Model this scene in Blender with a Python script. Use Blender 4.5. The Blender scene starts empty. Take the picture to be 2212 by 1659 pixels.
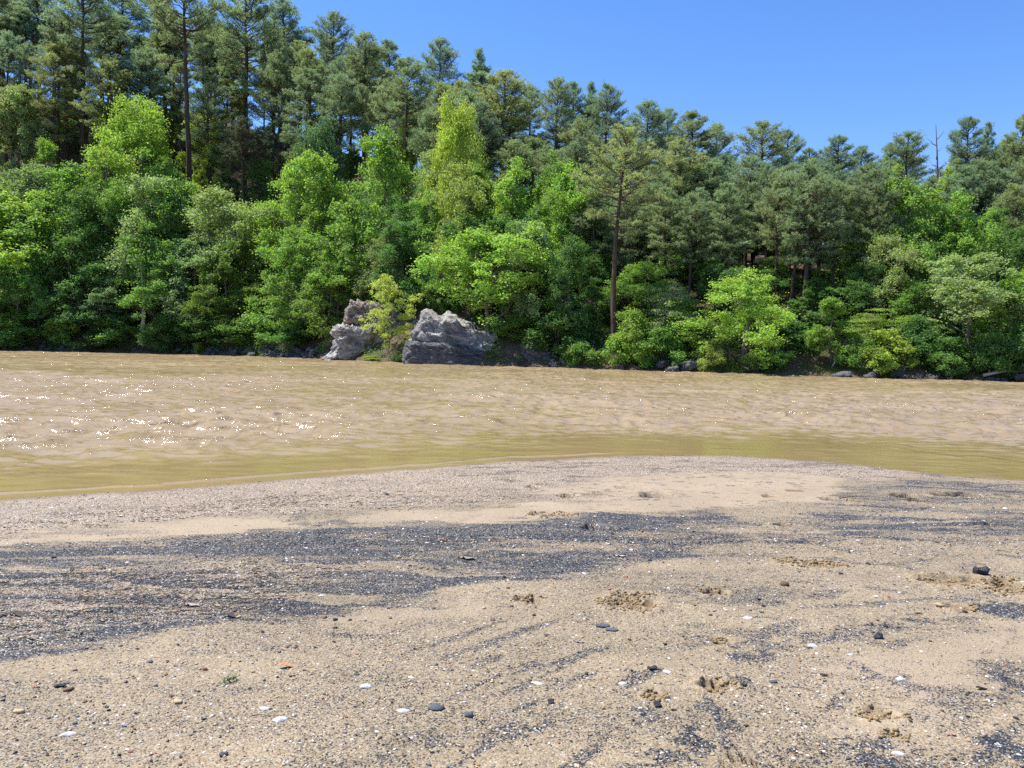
import bpy, math, random
import numpy as np
from mathutils import Vector, Matrix

random.seed(7)
RNG = np.random.default_rng(7)
C = bpy.context.scene.collection
rad = math.radians

# ------------------------------------------------------------------ camera
CAM_H = 1.85
PITCH, ROLL = rad(2.62), rad(1.1)
FPX = 1702.0                       # focal length in pixels of a 2212 px wide picture
Fw = np.array([0, math.cos(PITCH), -math.sin(PITCH)])
U0 = np.array([0, math.sin(PITCH), math.cos(PITCH)])
X0 = np.array([1.0, 0, 0])
Rv = math.cos(ROLL) * X0 + math.sin(ROLL) * U0
Uv = math.cos(ROLL) * U0 - math.sin(ROLL) * X0
EYE = np.array([0, 0, CAM_H])

def ray(u, v):
    return Fw + (u - 1106) / FPX * Rv - (v - 829.5) / FPX * Uv

def on_plane(u, v, z=0.0):
    d = ray(u, v)
    t = (z - CAM_H) / d[2]
    return EYE + t * d

def pix(p):
    q = np.asarray(p) - EYE
    w = q @ Fw
    return 1106 + FPX * (q @ Rv) / w, 829.5 - FPX * (q @ Uv) / w

# ------------------------------------------------------------------ noise
def _h(ix, iy, iz, seed):
    with np.errstate(over='ignore'):
        h = (ix.astype(np.int64).astype(np.uint32) * np.uint32(374761393)
             + iy.astype(np.int64).astype(np.uint32) * np.uint32(668265263)
             + iz.astype(np.int64).astype(np.uint32) * np.uint32(2147483647 - 1013)
             + np.uint32((seed * 974634777 + 12345) & 0xffffffff))
        h = (h ^ (h >> np.uint32(13))) * np.uint32(1274126177)
        h = h ^ (h >> np.uint32(16))
        h = h * np.uint32(2246822519)
        h = h ^ (h >> np.uint32(15))
    return h.astype(np.float64) / 4294967295.0 * 2 - 1

def n3(x, y, z, seed=0):
    x0, y0, z0 = np.floor(x), np.floor(y), np.floor(z)
    fx, fy, fz = x - x0, y - y0, z - z0
    fx = fx * fx * fx * (fx * (fx * 6 - 15) + 10)
    fy = fy * fy * fy * (fy * (fy * 6 - 15) + 10)
    fz = fz * fz * fz * (fz * (fz * 6 - 15) + 10)
    r = 0
    for dz in (0, 1):
        wz = fz if dz else 1 - fz
        for dy in (0, 1):
            wy = fy if dy else 1 - fy
            for dx in (0, 1):
                wx = fx if dx else 1 - fx
                r = r + wx * wy * wz * _h(x0 + dx, y0 + dy, z0 + dz, seed)
    return r

def n2(x, y, seed=0):
    x0, y0 = np.floor(x), np.floor(y)
    fx, fy = x - x0, y - y0
    fx = fx * fx * fx * (fx * (fx * 6 - 15) + 10)
    fy = fy * fy * fy * (fy * (fy * 6 - 15) + 10)
    zz = np.zeros_like(x0)
    a = _h(x0, y0, zz, seed); b = _h(x0 + 1, y0, zz, seed)
    c = _h(x0, y0 + 1, zz, seed); d = _h(x0 + 1, y0 + 1, zz, seed)
    return (a * (1 - fx) + b * fx) * (1 - fy) + (c * (1 - fx) + d * fx) * fy

def fbm2(x, y, seed=0, octv=4, gain=.5):
    r, a, f = 0, 1.0, 1.0
    for o in range(octv):
        c, s = math.cos(.7 * o), math.sin(.7 * o)
        r = r + a * n2((c * x - s * y) * f + 17.3 * o, (s * x + c * y) * f - 9.1 * o, seed + o)
        a *= gain; f *= 2.03
    return r

def fbm3(x, y, z, seed=0, octv=4, gain=.5):
    r, a, f = 0, 1.0, 1.0
    for o in range(octv):
        r = r + a * n3(x * f + 7.1 * o, y * f, z * f - 3.3 * o, seed + o)
        a *= gain; f *= 2.03
    return r

# ------------------------------------------------------------------ mesh helpers
def mk(name, V, faces, mat=None, smooth=False, attrs=None, fmat=None):
    """V (n,3); faces: one array or a list of arrays (m,3)/(m,4)"""
    V = np.asarray(V, dtype=np.float32)
    if not isinstance(faces, (list, tuple)):
        faces = [faces]
    faces = [np.asarray(f, dtype=np.int32) for f in faces if len(f)]
    me = bpy.data.meshes.new(name)
    me.vertices.add(len(V)); me.vertices.foreach_set('co', V.ravel())
    li = np.concatenate([f.ravel() for f in faces])
    tot = np.concatenate([np.full(len(f), f.shape[1], dtype=np.int32) for f in faces])
    st = np.concatenate([[0], np.cumsum(tot)[:-1]]).astype(np.int32)
    me.loops.add(len(li)); me.loops.foreach_set('vertex_index', li)
    me.polygons.add(len(tot)); me.polygons.foreach_set('loop_start', st)
    me.polygons.foreach_set('loop_total', tot)
    if smooth:
        me.polygons.foreach_set('use_smooth', np.ones(len(tot), dtype=bool))
    if attrs:
        for k, a in attrs.items():
            at = me.attributes.new(k, 'FLOAT_COLOR', 'POINT')
            at.data.foreach_set('color', np.asarray(a, dtype=np.float32).ravel())
    me.update(calc_edges=True)
    me.validate()
    if mat is not None:
        me.materials.append(mat)
    return me

def link(name, me, parent=None, label=None, cat=None, group=None, kind=None, loc=None, rot=None, scale=None):
    o = bpy.data.objects.new(name, me)
    C.objects.link(o)
    if parent is not None: o.parent = parent
    if label: o['label'] = label
    if cat: o['category'] = cat
    if group: o['group'] = group
    if kind: o['kind'] = kind
    if loc is not None: o.location = loc
    if rot is not None: o.rotation_euler = rot
    if scale is not None: o.scale = scale
    return o

def grid_faces(nx, ny):
    i = np.arange(nx - 1)[None, :]; j = np.arange(ny - 1)[:, None]
    a = j * nx + i
    return np.stack([a, a + 1, a + 1 + nx, a + nx], -1).reshape(-1, 4)

class Acc:
    def __init__(s): s.V, s.Q, s.T, s.n = [], [], [], 0
    def add(s, V, Q=None, T=None):
        V = np.asarray(V, float)
        if Q is not None and len(Q): s.Q.append(np.asarray(Q) + s.n)
        if T is not None and len(T): s.T.append(np.asarray(T) + s.n)
        s.V.append(V); s.n += len(V)
    def tube(s, P, R, sides=6):
        P = np.asarray(P, float); n = len(P)
        T = np.gradient(P, axis=0); T /= np.linalg.norm(T, axis=1)[:, None] + 1e-9
        ref = np.array([0.31, 0.87, 0.12]) if abs(T[0, 2]) > .7 else np.array([0, 0.1, 1.0])
        A = np.cross(T, ref); A /= np.linalg.norm(A, axis=1)[:, None] + 1e-9
        B = np.cross(T, A)
        an = np.linspace(0, 2 * math.pi, sides, endpoint=False)
        ring = (A[:, None, :] * np.cos(an)[None, :, None] + B[:, None, :] * np.sin(an)[None, :, None])
        V = (P[:, None, :] + ring * np.asarray(R)[:, None, None]).reshape(-1, 3)
        q = []
        for i in range(n - 1):
            for k in range(sides):
                k2 = (k + 1) % sides
                q.append((i * sides + k, i * sides + k2, (i + 1) * sides + k2, (i + 1) * sides + k))
        tip = len(V)
        V = np.vstack([V, P[-1] + T[-1] * R[-1] * .5])
        t = [((n - 1) * sides + k, (n - 1) * sides + (k + 1) % sides, tip) for k in range(sides)]
        s.add(V, q, t)
    def mesh(s, name, mat, smooth=False):
        f = []
        if s.Q: f.append(np.vstack(s.Q))
        if s.T: f.append(np.vstack(s.T))
        return mk(name, np.vstack(s.V), f, mat, smooth)

def unit(v):
    return v / (np.linalg.norm(v, axis=-1, keepdims=True) + 1e-9)

# ------------------------------------------------------------------ materials
class NT:
    def __init__(s, name):
        s.m = bpy.data.materials.new(name); s.m.use_nodes = True
        s.t = s.m.node_tree; s.t.nodes.clear()
        s.out = s.n('ShaderNodeOutputMaterial')
    def n(s, typ, **kw):
        nd = s.t.nodes.new(typ)
        for k, v in kw.items(): setattr(nd, k, v)
        return nd
    def l(s, a, b): s.t.links.new(a, b)
    def val(s, sock, v):
        if hasattr(v, 'is_output'): s.l(v, sock)
        else: sock.default_value = v
    def math(s, op, a, b=None, c=None, clamp=False):
        nd = s.n('ShaderNodeMath', operation=op, use_clamp=clamp)
        s.val(nd.inputs[0], a)
        if b is not None: s.val(nd.inputs[1], b)
        if c is not None: s.val(nd.inputs[2], c)
        return nd.outputs[0]
    def mix(s, f, a, b, typ='MIX'):
        nd = s.n('ShaderNodeMix', data_type='RGBA', blend_type=typ)
        s.val(nd.inputs[0], f)
        for i, v in ((6, a), (7, b)):
            if isinstance(v, tuple) and len(v) == 3: v = (*v, 1)
            s.val(nd.inputs[i], v)
        return nd.outputs[2]
    def ramp(s, fac, stops, interp='LINEAR'):
        nd = s.n('ShaderNodeValToRGB'); cr = nd.color_ramp; cr.interpolation = interp
        while len(cr.elements) < len(stops): cr.elements.new(.5)
        for e, (p, c) in zip(cr.elements, stops):
            e.position = p; e.color = (*c, 1) if len(c) == 3 else c
        s.l(fac, nd.inputs[0]); return nd.outputs[0]
    def noise(s, scale, detail=3, rough=.5, vec=None, dist=0):
        nd = s.n('ShaderNodeTexNoise'); nd.inputs['Scale'].default_value = scale
        nd.inputs['Detail'].default_value = detail; nd.inputs['Roughness'].default_value = rough
        nd.inputs['Distortion'].default_value = dist
        if vec is not None: s.l(vec, nd.inputs['Vector'])
        return nd
    def voro(s, scale, vec=None, feature='F1'):
        nd = s.n('ShaderNodeTexVoronoi', feature=feature); nd.inputs['Scale'].default_value = scale
        if vec is not None: s.l(vec, nd.inputs['Vector'])
        return nd
    def mapping(s, vec, scale=(1, 1, 1), rot=(0, 0, 0)):
        nd = s.n('ShaderNodeMapping'); nd.inputs['Scale'].default_value = scale
        nd.inputs['Rotation'].default_value = rot
        s.l(vec, nd.inputs['Vector']); return nd.outputs[0]
    def bump(s, h, strength=.5, dist=.01, normal=None):
        nd = s.n('ShaderNodeBump'); nd.inputs['Strength'].default_value = strength
        nd.inputs['Distance'].default_value = dist; s.l(h, nd.inputs['Height'])
        if normal is not None: s.l(normal, nd.inputs['Normal'])
        return nd.outputs[0]
    def bsdf(s, color, rough=.8, spec=.5, normal=None, **kw):
        b = s.n('ShaderNodeBsdfPrincipled')
        if isinstance(color, tuple) and len(color) == 3: color = (*color, 1)
        s.val(b.inputs['Base Color'], color); s.val(b.inputs['Roughness'], rough)
        s.val(b.inputs['Specular IOR Level'], spec)
        for k, v in kw.items(): s.val(b.inputs[k], v)
        if normal is not None: s.l(normal, b.inputs['Normal'])
        return b.outputs[0]
    def done(s, sh): s.l(sh, s.out.inputs['Surface']); return s.m

def leaf_mat(name, rough=.5, trans=.38, tcol=(1.25, 1.35, .5), spec=.45, var=.5):
    t = NT(name)
    oi = t.n('ShaderNodeObjectInfo'); g = t.n('ShaderNodeNewGeometry')
    tc = t.n('ShaderNodeTexCoord')
    ns = t.noise(.55, 2, .5, tc.outputs['Object'])
    k = t.math('MULTIPLY_ADD', g.outputs['Random Per Island'], var, 1 - var * .5)
    k2 = t.math('MULTIPLY_ADD', ns.outputs[0], .7, .65)
    k = t.math('MULTIPLY', k, k2)
    hs = t.n('ShaderNodeHueSaturation')
    t.l(oi.outputs['Color'], hs.inputs['Color'])
    t.l(k, hs.inputs['Value'])
    t.l(t.math('MULTIPLY_ADD', ns.outputs[0], .05, .475), hs.inputs['Hue'])
    c = hs.outputs[0]
    b = t.bsdf(c, rough, spec)
    tr = t.n('ShaderNodeBsdfTranslucent')
    t.l(t.mix(1.0, c, tcol, 'MULTIPLY'), tr.inputs['Color'])
    ms = t.n('ShaderNodeMixShader'); ms.inputs[0].default_value = trans
    t.l(b, ms.inputs[1]); t.l(tr.outputs[0], ms.inputs[2])
    return t.done(ms.outputs[0])

def bark_mat(name, c1, c2, sc=3.0):
    t = NT(name); tc = t.n('ShaderNodeTexCoord')
    v = t.mapping(tc.outputs['Object'], (1, 1, .25))
    ns = t.noise(sc, 5, .65, v)
    c = t.ramp(ns.outputs[0], [(.3, c1), (.7, c2)])
    return t.done(t.bsdf(c, .9, .2, t.bump(ns.outputs[0], .8, .05)))

M_LEAF = leaf_mat('broad_leaf', .55, .48, (1.35, 1.3, .6), .4, .6)
M_NEEDLE = leaf_mat('pine_needle', .5, .5, (1.25, 1.25, .9), .5, .5)
M_BARK_P = bark_mat('pine_bark', (.035, .024, .018), (.12, .085, .065))
M_BARK_D = bark_mat('grey_bark', (.06, .05, .042), (.20, .175, .15))
M_BARK_PALE = bark_mat('pale_bark', (.30, .27, .23), (.55, .50, .44))

def rock_mat(name, c1, c2, c3, sc=1.0):
    t = NT(name); tc = t.n('ShaderNodeTexCoord')
    p = tc.outputs['Object']
    pm = t.mapping(p, (1, 1, 2.6), (rad(8), rad(16), 0))
    a = t.noise(1.1 * sc, 8, .65, pm, .6)
    b = t.noise(4.5 * sc, 6, .7, p)
    cr = t.voro(2.2 * sc, pm, 'DISTANCE_TO_EDGE')
    c = t.ramp(a.outputs[0], [(.32, c1), (.5, c2), (.66, c3)])
    c = t.mix(t.math('MULTIPLY', t.math('GREATER_THAN', b.outputs[0], .57), .55), c, (.03, .03, .032))
    crk = t.math('LESS_THAN', t.math('ADD', cr.outputs['Distance'], t.math('MULTIPLY', b.outputs[0], .08)), .065)
    c = t.mix(t.math('MULTIPLY', crk, .6), c, (.02, .02, .02))
    h = t.math('ADD', a.outputs[0], t.math('MULTIPLY', b.outputs[0], .5))
    return t.done(t.bsdf(c, .85, .35, t.bump(h, 1.0, .25)))

M_ROCK = rock_mat('cliff_rock', (.12, .11, .10), (.30, .285, .265), (.52, .50, .47), .6)
M_ROCK_B = rock_mat('brown_rock', (.14, .105, .08), (.28, .225, .18), (.40, .34, .29), .6)
M_BOULDER = rock_mat('boulder_rock', (.05, .05, .054), (.13, .13, .135), (.24, .235, .23), 2.0)

def simple_mat(name, col, rough=.7, spec=.4, var=.25, sc=40, bump=.003):
    t = NT(name); tc = t.n('ShaderNodeTexCoord'); oi = t.n('ShaderNodeObjectInfo')
    ns = t.noise(sc, 4, .6, tc.outputs['Object'])
    k = t.math('MULTIPLY_ADD', ns.outputs[0], var * 2, 1 - var)
    k = t.math('MULTIPLY', k, t.math('MULTIPLY_ADD', oi.outputs['Random'], .5, .75))
    hs = t.n('ShaderNodeHueSaturation'); hs.inputs['Color'].default_value = (*col, 1)
    t.l(k, hs.inputs['Value'])
    return t.done(t.bsdf(hs.outputs[0], rough, spec, t.bump(ns.outputs[0], .5, bump)))

# ------------------------------------------------------------------ world and sun
SUN_AZ, SUN_EL = rad(-74), rad(63)
w = bpy.data.worlds.new('World'); bpy.context.scene.world = w; w.use_nodes = True
wt = w.node_tree
bg = wt.nodes['Background']
sky = wt.nodes.new('ShaderNodeTexSky'); sky.sky_type = 'NISHITA'; sky.sun_disc = False
sky.sun_elevation = SUN_EL; sky.sun_rotation = SUN_AZ
sky.air_density = 1.0; sky.dust_density = 0.2; sky.ozone_density = 3.0; sky.altitude = 200
hsv = wt.nodes.new('ShaderNodeHueSaturation')
hsv.inputs['Saturation'].default_value = 1.22; hsv.inputs['Value'].default_value = 1.0
wt.links.new(sky.outputs[0], hsv.inputs['Color'])
tin = wt.nodes.new('ShaderNodeMix'); tin.data_type = 'RGBA'; tin.blend_type = 'MULTIPLY'; tin.inputs[0].default_value = 1
wt.links.new(hsv.outputs[0], tin.inputs[6]); tin.inputs[7].default_value = (1.0, .97, 1.15, 1)
wt.links.new(tin.outputs[2], bg.inputs['Color'])
bg.inputs['Strength'].default_value = 0.11
S = Vector((math.sin(SUN_AZ) * math.cos(SUN_EL), math.cos(SUN_AZ) * math.cos(SUN_EL), math.sin(SUN_EL)))
sl = bpy.data.lights.new('sun', 'SUN'); sl.energy = 5.0; sl.angle = rad(.53); sl.color = (1, .955, .88)
so = bpy.data.objects.new('sun', sl); C.objects.link(so)
so.rotation_euler = S.to_track_quat('Z', 'Y').to_euler(); so.location = (-40, 30, 90)

# ------------------------------------------------------------------ shoreline, bank, hill
_sh = [(0, 1080), (150, 1070), (300, 1059), (600, 1036), (900, 1010), (1100, 994), (1300, 986), (1450, 983), (1600, 985),
       (1750, 995), (1900, 1009), (2050, 1025), (2212, 1037)]
_p = np.array([on_plane(u, v)[:2] for u, v in _sh])
SHX = np.concatenate([[-60, -25], _p[:, 0], [20, 60]])
SHY = np.concatenate([[1.0, 5.0], _p[:, 1], [5.5, 2.0]])
def shoreY(x):
    return np.interp(x, SHX, SHY) + .09 * n2(x * .9, x * 0 + 3, 5) + .045 * n2(x * 3, x * 0 + 8, 6) + .02 * n2(x * 9, x * 0 + 5, 7)

_bk = [(-200, 753), (0, 757), (250, 762), (500, 768), (720, 777), (900, 785), (1130, 793), (1300, 798), (1500, 804), (1700, 810),
       (1900, 816), (2212, 825), (2400, 831)]
_p = np.array([on_plane(u, v)[:2] for u, v in _bk])
BKX = np.concatenate([[-400], _p[:, 0], [400]])
BKY = np.concatenate([[_p[0, 1] + 25], _p[:, 1], [_p[-1, 1] - 6]])
def bankY(x):
    r = 0
    for d in (-6, -3, 0, 3, 6): r = r + np.interp(x + d, BKX, BKY)
    return r / 5
RGX = [-300, -110, -75, -45, -20, 0, 25, 50, 80, 300]
RGH = [52, 54, 52, 45, 35, 28, 20, 15, 15, 16]
def hillZ(x, s):
    x = np.asarray(x, float); s = np.asarray(s, float)
    H = np.interp(x, RGX, RGH)
    t = np.clip((s - 2) / 58, 0, 1)
    up = H * (t ** .9 * .75 + .25 * (3 * t * t - 2 * t ** 3))
    base = np.where(s < 0, .35 * s, 1.3 * np.clip(s / 3.0, 0, 1) ** .8)
    fall = -np.clip(s - 75, 0, 400) * .06 * H / 40
    return base + up + fall + np.clip(s / 6, 0, 1) * .7 * fbm2(x / 6, s / 6, 3, 3)

# hillside
xs = np.concatenate([np.linspace(-700, -130, 30), np.linspace(-125, 125, 251), np.linspace(130, 700, 30)])
ss = np.concatenate([np.linspace(-10, 0, 12)[:-1], np.linspace(0, 10, 26)[:-1], np.linspace(10, 90, 81)[:-1], np.linspace(90, 900, 40)])
Xg, Sg = np.meshgrid(xs, ss)
jag = .8 * n2(Xg / 2.3, Sg * 0 + 1, 11) + .5 * n2(Xg / .9, Sg * 0 + 4, 12)
Zg = hillZ(Xg, Sg) + np.where(np.abs(Sg) < 8, .12 * fbm2(Xg / .8, Sg / .8, 44, 3), 0)
Yg = bankY(Xg) + Sg + jag * np.clip(1 - np.abs(Sg) / 6, 0, 1)
t = NT('leaf_litter'); g = t.n('ShaderNodeNewGeometry')
a = t.noise(.35, 5, .6, g.outputs['Position']); b = t.noise(6, 6, .7, g.outputs['Position'])
c = t.ramp(a.outputs[0], [(.35, (.10, .075, .05)), (.5, (.20, .14, .095)), (.62, (.13, .12, .05)), (.75, (.06, .09, .03))])
c = t.mix(t.math('MULTIPLY_ADD', b.outputs[0], 1.6, -.4, True), t.mix(1, c, (.35, .35, .35), 'MULTIPLY'), c)
M_HILL = t.done(t.bsdf(c, .95, .2, t.bump(b.outputs[0], 1, .15)))
link('hillside', mk('hillside', np.stack([Xg, Yg, Zg], -1).reshape(-1, 3), grid_faces(len(xs), len(ss)), M_HILL, True), kind='structure')

# ------------------------------------------------------------------ beach
def beachZ0(x, y):
    d = shoreY(x) - y
    zin = .30 * (1 - np.exp(-np.clip(d, 0, None) / 6.5)) + .012 * np.clip(d - 8, 0, 80)
    zout = -.09 * np.clip(-d, 0, 25)
    z = np.where(d > 0, zin, zout)
    return z + np.clip(d, 0, 1) * (.018 * fbm2(x / 1.7, y / .9, 21, 3))

def to_beach(u, v):
    p = on_plane(u, v, .1)
    for _ in range(8):
        z = float(beachZ0(np.array([p[0]]), np.array([p[1]]))[0])
        p = on_plane(u, v, z)
    return p
def ell(u, v, a, b):
    c = to_beach(u, v); e = to_beach(u + a, v)
    y0 = to_beach(u, v - b)[1]; y1 = to_beach(u, v + b)[1]
    return c[0], c[1], abs(e[0] - c[0]), abs(y0 - y1) / 2

def seg(a, b, step): return np.arange(a, b, step)
bx = np.concatenate([-np.geomspace(9, 60, 40)[::-1], seg(-8.98, -4, .03), seg(-4, .7, .0125), seg(.7, 1.2, .005), seg(1.2, 4, .0125), seg(4, 8.99, .03), np.geomspace(9, 60, 40)])
by = np.concatenate([-np.geomspace(1, 60, 40)[::-1], seg(-.9, 2.4, .1), seg(2.4, 2.95, .0125), seg(2.95, 3.35, .005), seg(3.35, 6.6, .0125), seg(6.6, 14.5, .03), np.linspace(14.6, 40, 24)])
BX, BY = np.meshgrid(bx, by)
sh = BX.shape
fx, fy = BX.ravel(), BY.ravel()
BZ = beachZ0(fx, fy)

def poly_sd(px, x, y):
    """signed distance, positive inside"""
    P = np.array([to_beach(u, v)[:2] for u, v in px])
    d2 = np.full(x.shape, 1e9); ins = np.zeros(x.shape, bool)
    n = len(P)
    for i in range(n):
        ax, ay = P[i]; bx_, by_ = P[(i + 1) % n]
        ex, ey = bx_ - ax, by_ - ay
        tt = np.clip(((x - ax) * ex + (y - ay) * ey) / (ex * ex + ey * ey + 1e-12), 0, 1)
        d2 = np.minimum(d2, (x - ax - tt * ex) ** 2 + (y - ay - tt * ey) ** 2)
        cond = ((ay > y) != (by_ > y)) & (x < (bx_ - ax) * (y - ay) / ((by_ - ay) if by_ != ay else 1e-9) + ax)
        ins ^= cond
    d = np.sqrt(d2)
    return np.where(ins, d, -d)

def smooth01(a, lo, hi):
    t_ = np.clip((a - lo) / (hi - lo), 0, 1); return t_ * t_ * (3 - 2 * t_)

POLY_DARK = [  # outline in the photograph, share of black grains, soft edge in metres
    ([(-400, 1215), (0, 1182), (250, 1168), (500, 1155), (700, 1142), (900, 1136), (1050, 1130), (1180, 1120), (1330, 1108), (1500, 1108),
      (1620, 1130), (1560, 1175), (1450, 1212), (1330, 1228), (1180, 1250), (1060, 1268), (960, 1292), (820, 1312), (640, 1342), (480, 1362),
      (330, 1382), (180, 1405), (0, 1438), (-400, 1500)], .66, .22),
    ([(150, 1172), (500, 1158), (760, 1140), (1050, 1133), (1200, 1124), (1380, 1120), (1440, 1140), (1300, 1170), (1000, 1195), (700, 1200), (300, 1200), (-100, 1215), (-100, 1190)], .86, .2),
    ([(1180, 1185), (1450, 1170), (1560, 1180), (1420, 1218), (1200, 1246), (1040, 1268), (960, 1290), (820, 1308), (640, 1338), (560, 1340), (700, 1300), (900, 1262), (1050, 1225)], .88, .16),
    ([(560, 1335), (650, 1338), (480, 1362), (330, 1382), (180, 1405), (0, 1450), (-200, 1480), (-200, 1440), (0, 1412), (200, 1385), (400, 1362)], .85, .1),
    ([(1600, 1140), (1800, 1085), (1900, 1068), (2212, 1050), (2400, 1045), (2400, 1160), (2212, 1160), (2000, 1165), (1800, 1178), (1650, 1200)], .45, .25),
    ([(1760, 1130), (1900, 1110), (2020, 1120), (2212, 1130), (2400, 1130), (2400, 1165), (2212, 1170), (2000, 1175), (1850, 1170)], .68, .22),
    ([(1800, 1050), (1880, 1045), (2100, 1040), (2300, 1050), (2300, 1062), (2000, 1058), (1850, 1075), (1800, 1075)], .5, .16),
]
BLOB_DARK = [  # u, v, half width, half height, share
    (720, 1128, 60, 10, .6), (200, 1150, 160, 7, .35), (1000, 1095, 110, 5, .35), (1180, 1075, 120, 8, .35), (640, 1120, 30, 9, .5),
    (1610, 1415, 45, 14, .85), (1555, 1545, 30, 38, .7), (1505, 1600, 55, 30, .8), (1600, 1470, 28, 16, .55), (1655, 1395, 60, 12, .55),
    (1750, 1372, 60, 9, .6), (1830, 1372, 40, 12, .7), (1920, 1352, 60, 8, .6), (2000, 1340, 55, 9, .7), (2160, 1315, 80, 14, .85),
    (2090, 1338, 50, 8, .5), (1880, 1385, 30, 12, .4), (1700, 1470, 50, 18, .25), (1870, 1450, 25, 16, .55), (1960, 1480, 45, 24, .55),
    (2050, 1510, 60, 26, .5), (1990, 1545, 30, 15, .4), (1880, 1540, 40, 14, .35), (2160, 1440, 50, 24, .55), (2190, 1480, 35, 30, .8),
    (2190, 1630, 60, 45, .9), (2090, 1570, 60, 35, .3), (1880, 1635, 80, 32, .8), (1780, 1620, 45, 24, .5), (2000, 1650, 50, 16, .55),
    (1960, 1640, 40, 20, .4), (1720, 1650, 50, 20, .45), (1400, 1545, 60, 24, .55), (1330, 1570, 40, 16, .4), (1300, 1590, 30, 14, .45),
    (960, 1555, 35, 10, .35), (920, 1600, 70, 22, .5), (830, 1640, 60, 18, .45), (1000, 1585, 40, 14, .4), (1180, 1500, 120, 12, .22),
    (700, 1650, 60, 16, .4), (1450, 1640, 60, 20, .7), (1360, 1655, 50, 14, .5), (1230, 1655, 60, 14, .35), (1530, 1480, 30, 12, .3),
    (1250, 1370, 120, 10, .2), (760, 1372, 70, 5, .6), (600, 1398, 60, 6, .45), (450, 1410, 60, 7, .4), (170, 1472, 60, 8, .5),
    (60, 1495, 70, 9, .45), (350, 1440, 90, 8, .3), (1620, 1640, 40, 24, .35), (2120, 1290, 90, 10, .35), (1800, 1275, 60, 6, .25),
    (1150, 1395, 40, 10, .3), (980, 1378, 40, 6, .3), (1860, 1245, 120, 8, .25), (1690, 1208, 90, 6, .4)]
POLY_SMOOTH = [
    ([(960, 1143), (1060, 1105), (1130, 1085), (1200, 1055), (1300, 1038), (1440, 1021), (1640, 1018), (1760, 1026), (1830, 1045), (1815, 1070),
      (1740, 1085), (1600, 1096), (1350, 1108), (1200, 1122), (1050, 1135)], 1.0, .12),
    ([(-100, 1172), (0, 1160), (250, 1140), (480, 1122), (620, 1122), (700, 1135), (480, 1152), (200, 1168), (-100, 1185)], .85, .1),
    ([(690, 1132), (760, 1108), (900, 1100), (1060, 1104), (1000, 1130), (850, 1138)], .75, .1),
    ([(1700, 1440), (1850, 1400), (2060, 1370), (2212, 1360), (2300, 1370), (2300, 1420), (2150, 1410), (2050, 1440), (1980, 1560), (1900, 1600), (1800, 1570), (1850, 1480)], .7, .1),
    ([(640, 1345), (900, 1312), (1060, 1290), (1000, 1325), (800, 1345), (640, 1360)], .5, .05),
]
BAND_BROWN = [([(-300, 1120), (0, 1085), (600, 1040), (1100, 998), (1450, 986), (1750, 998), (2000, 1022), (1900, 1040), (1640, 1016), (1300, 1034), (1150, 1070), (900, 1096), (500, 1115), (0, 1150), (-300, 1180)], 1.0, .18),
    ([(-300, 1260), (100, 1235), (500, 1215), (760, 1220), (700, 1290), (500, 1335), (200, 1375), (-300, 1430)], .75, .18)]

wx = fx + .22 * fbm2(fx / .9, fy / .3, 31, 3) + .03 * fbm2(fx / .1, fy / .06, 32, 2)
wy = fy + .14 * fbm2(fx / 1.1, fy / .3, 33, 4, .6) + .025 * fbm2(fx / .12, fy / .05, 34, 2)
def layers(polys, x, y):
    r = np.zeros(x.shape)
    near = (np.abs(x) < 14) & (y > 1.5) & (y < 16)
    for P, k, w_ in polys:
        sd = np.full(x.shape, -9.0); sd[near] = poly_sd(P, x[near], y[near])
        r = np.maximum(r, k * smooth01(sd, -w_, w_))
    return r
def blobs(bl, x, y, seed):
    r = np.zeros(x.shape)
    for u, v, a, b, k in bl:
        cx, cy, rx, ry = ell(u, v, a * 1.15, b * 1.15)
        m = (np.abs(x - cx) < rx * 2.2) & (np.abs(y - cy) < ry * 2.2)
        q = np.sqrt(((x[m] - cx) / rx) ** 2 + ((y[m] - cy) / ry) ** 2)
        q = q + .55 * fbm2(x[m] / (rx * .5), y[m] / (ry * .5), seed, 3)
        r[m] = np.maximum(r[m], k * (1 - smooth01(q, .35, 1.25)))
    return r
dark = layers(POLY_DARK, wx, wy)
smo = layers(POLY_SMOOTH, wx, wy)
bro = layers(BAND_BROWN, wx, wy)
dark = dark * (1 - .22 * layers(BAND_BROWN[1:], wx, wy))
# streaks inside bands, speckle patches elsewhere
st = fbm2(wx / 1.1, wy / .09, 41, 4)
dark = np.clip(dark * (1 + .2 * st) + 3.2 * np.clip(dark, 0, 1) * (1 - np.clip(dark, 0, 1)) * .42 * (st + .6 * fbm2(wx / .45, wy / .035, 42, 3)), 0, .92)
right = smooth01(fx + .25 * fy, .8, 3.0)
st2 = smooth01(fbm2(wx / .5, wy / .16, 47, 4), .15, .9)
dark = np.maximum(dark, st2 * .5 * (1 - smo) * (.5 + .5 * right))
rip = smooth01(np.sin(wy * 60 + 5 * n2(fx / .7, fy / .5, 51)) + .9 * n2(fx / .15, fy / .05, 52), .8, 1.6)
dark = np.maximum(dark, rip * .8 * np.clip(smo, 0, 1) * smooth01(fy, 7, 8.5) * smooth01(n2(fx / 1.2, fy / .7, 53), -.5, .3))
da, db = (fx + fy) * .7071 + .08 * n2(fx / .2, fy / .2, 44), (fx - fy) * .7071
st3 = smooth01(fbm2(da / .45, db / .10, 45, 4) + .35 * fbm2(fx / .9, fy / .7, 46, 2), .25, .85) * (1 - smooth01(fy, 4.2, 5.6)) * smooth01(fx, -1.6, .2)
dark = np.maximum(dark, .62 * st3 * (1 - .8 * smo))
dark = np.maximum(dark, blobs(BLOB_DARK, fx, fy, 61))
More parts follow.
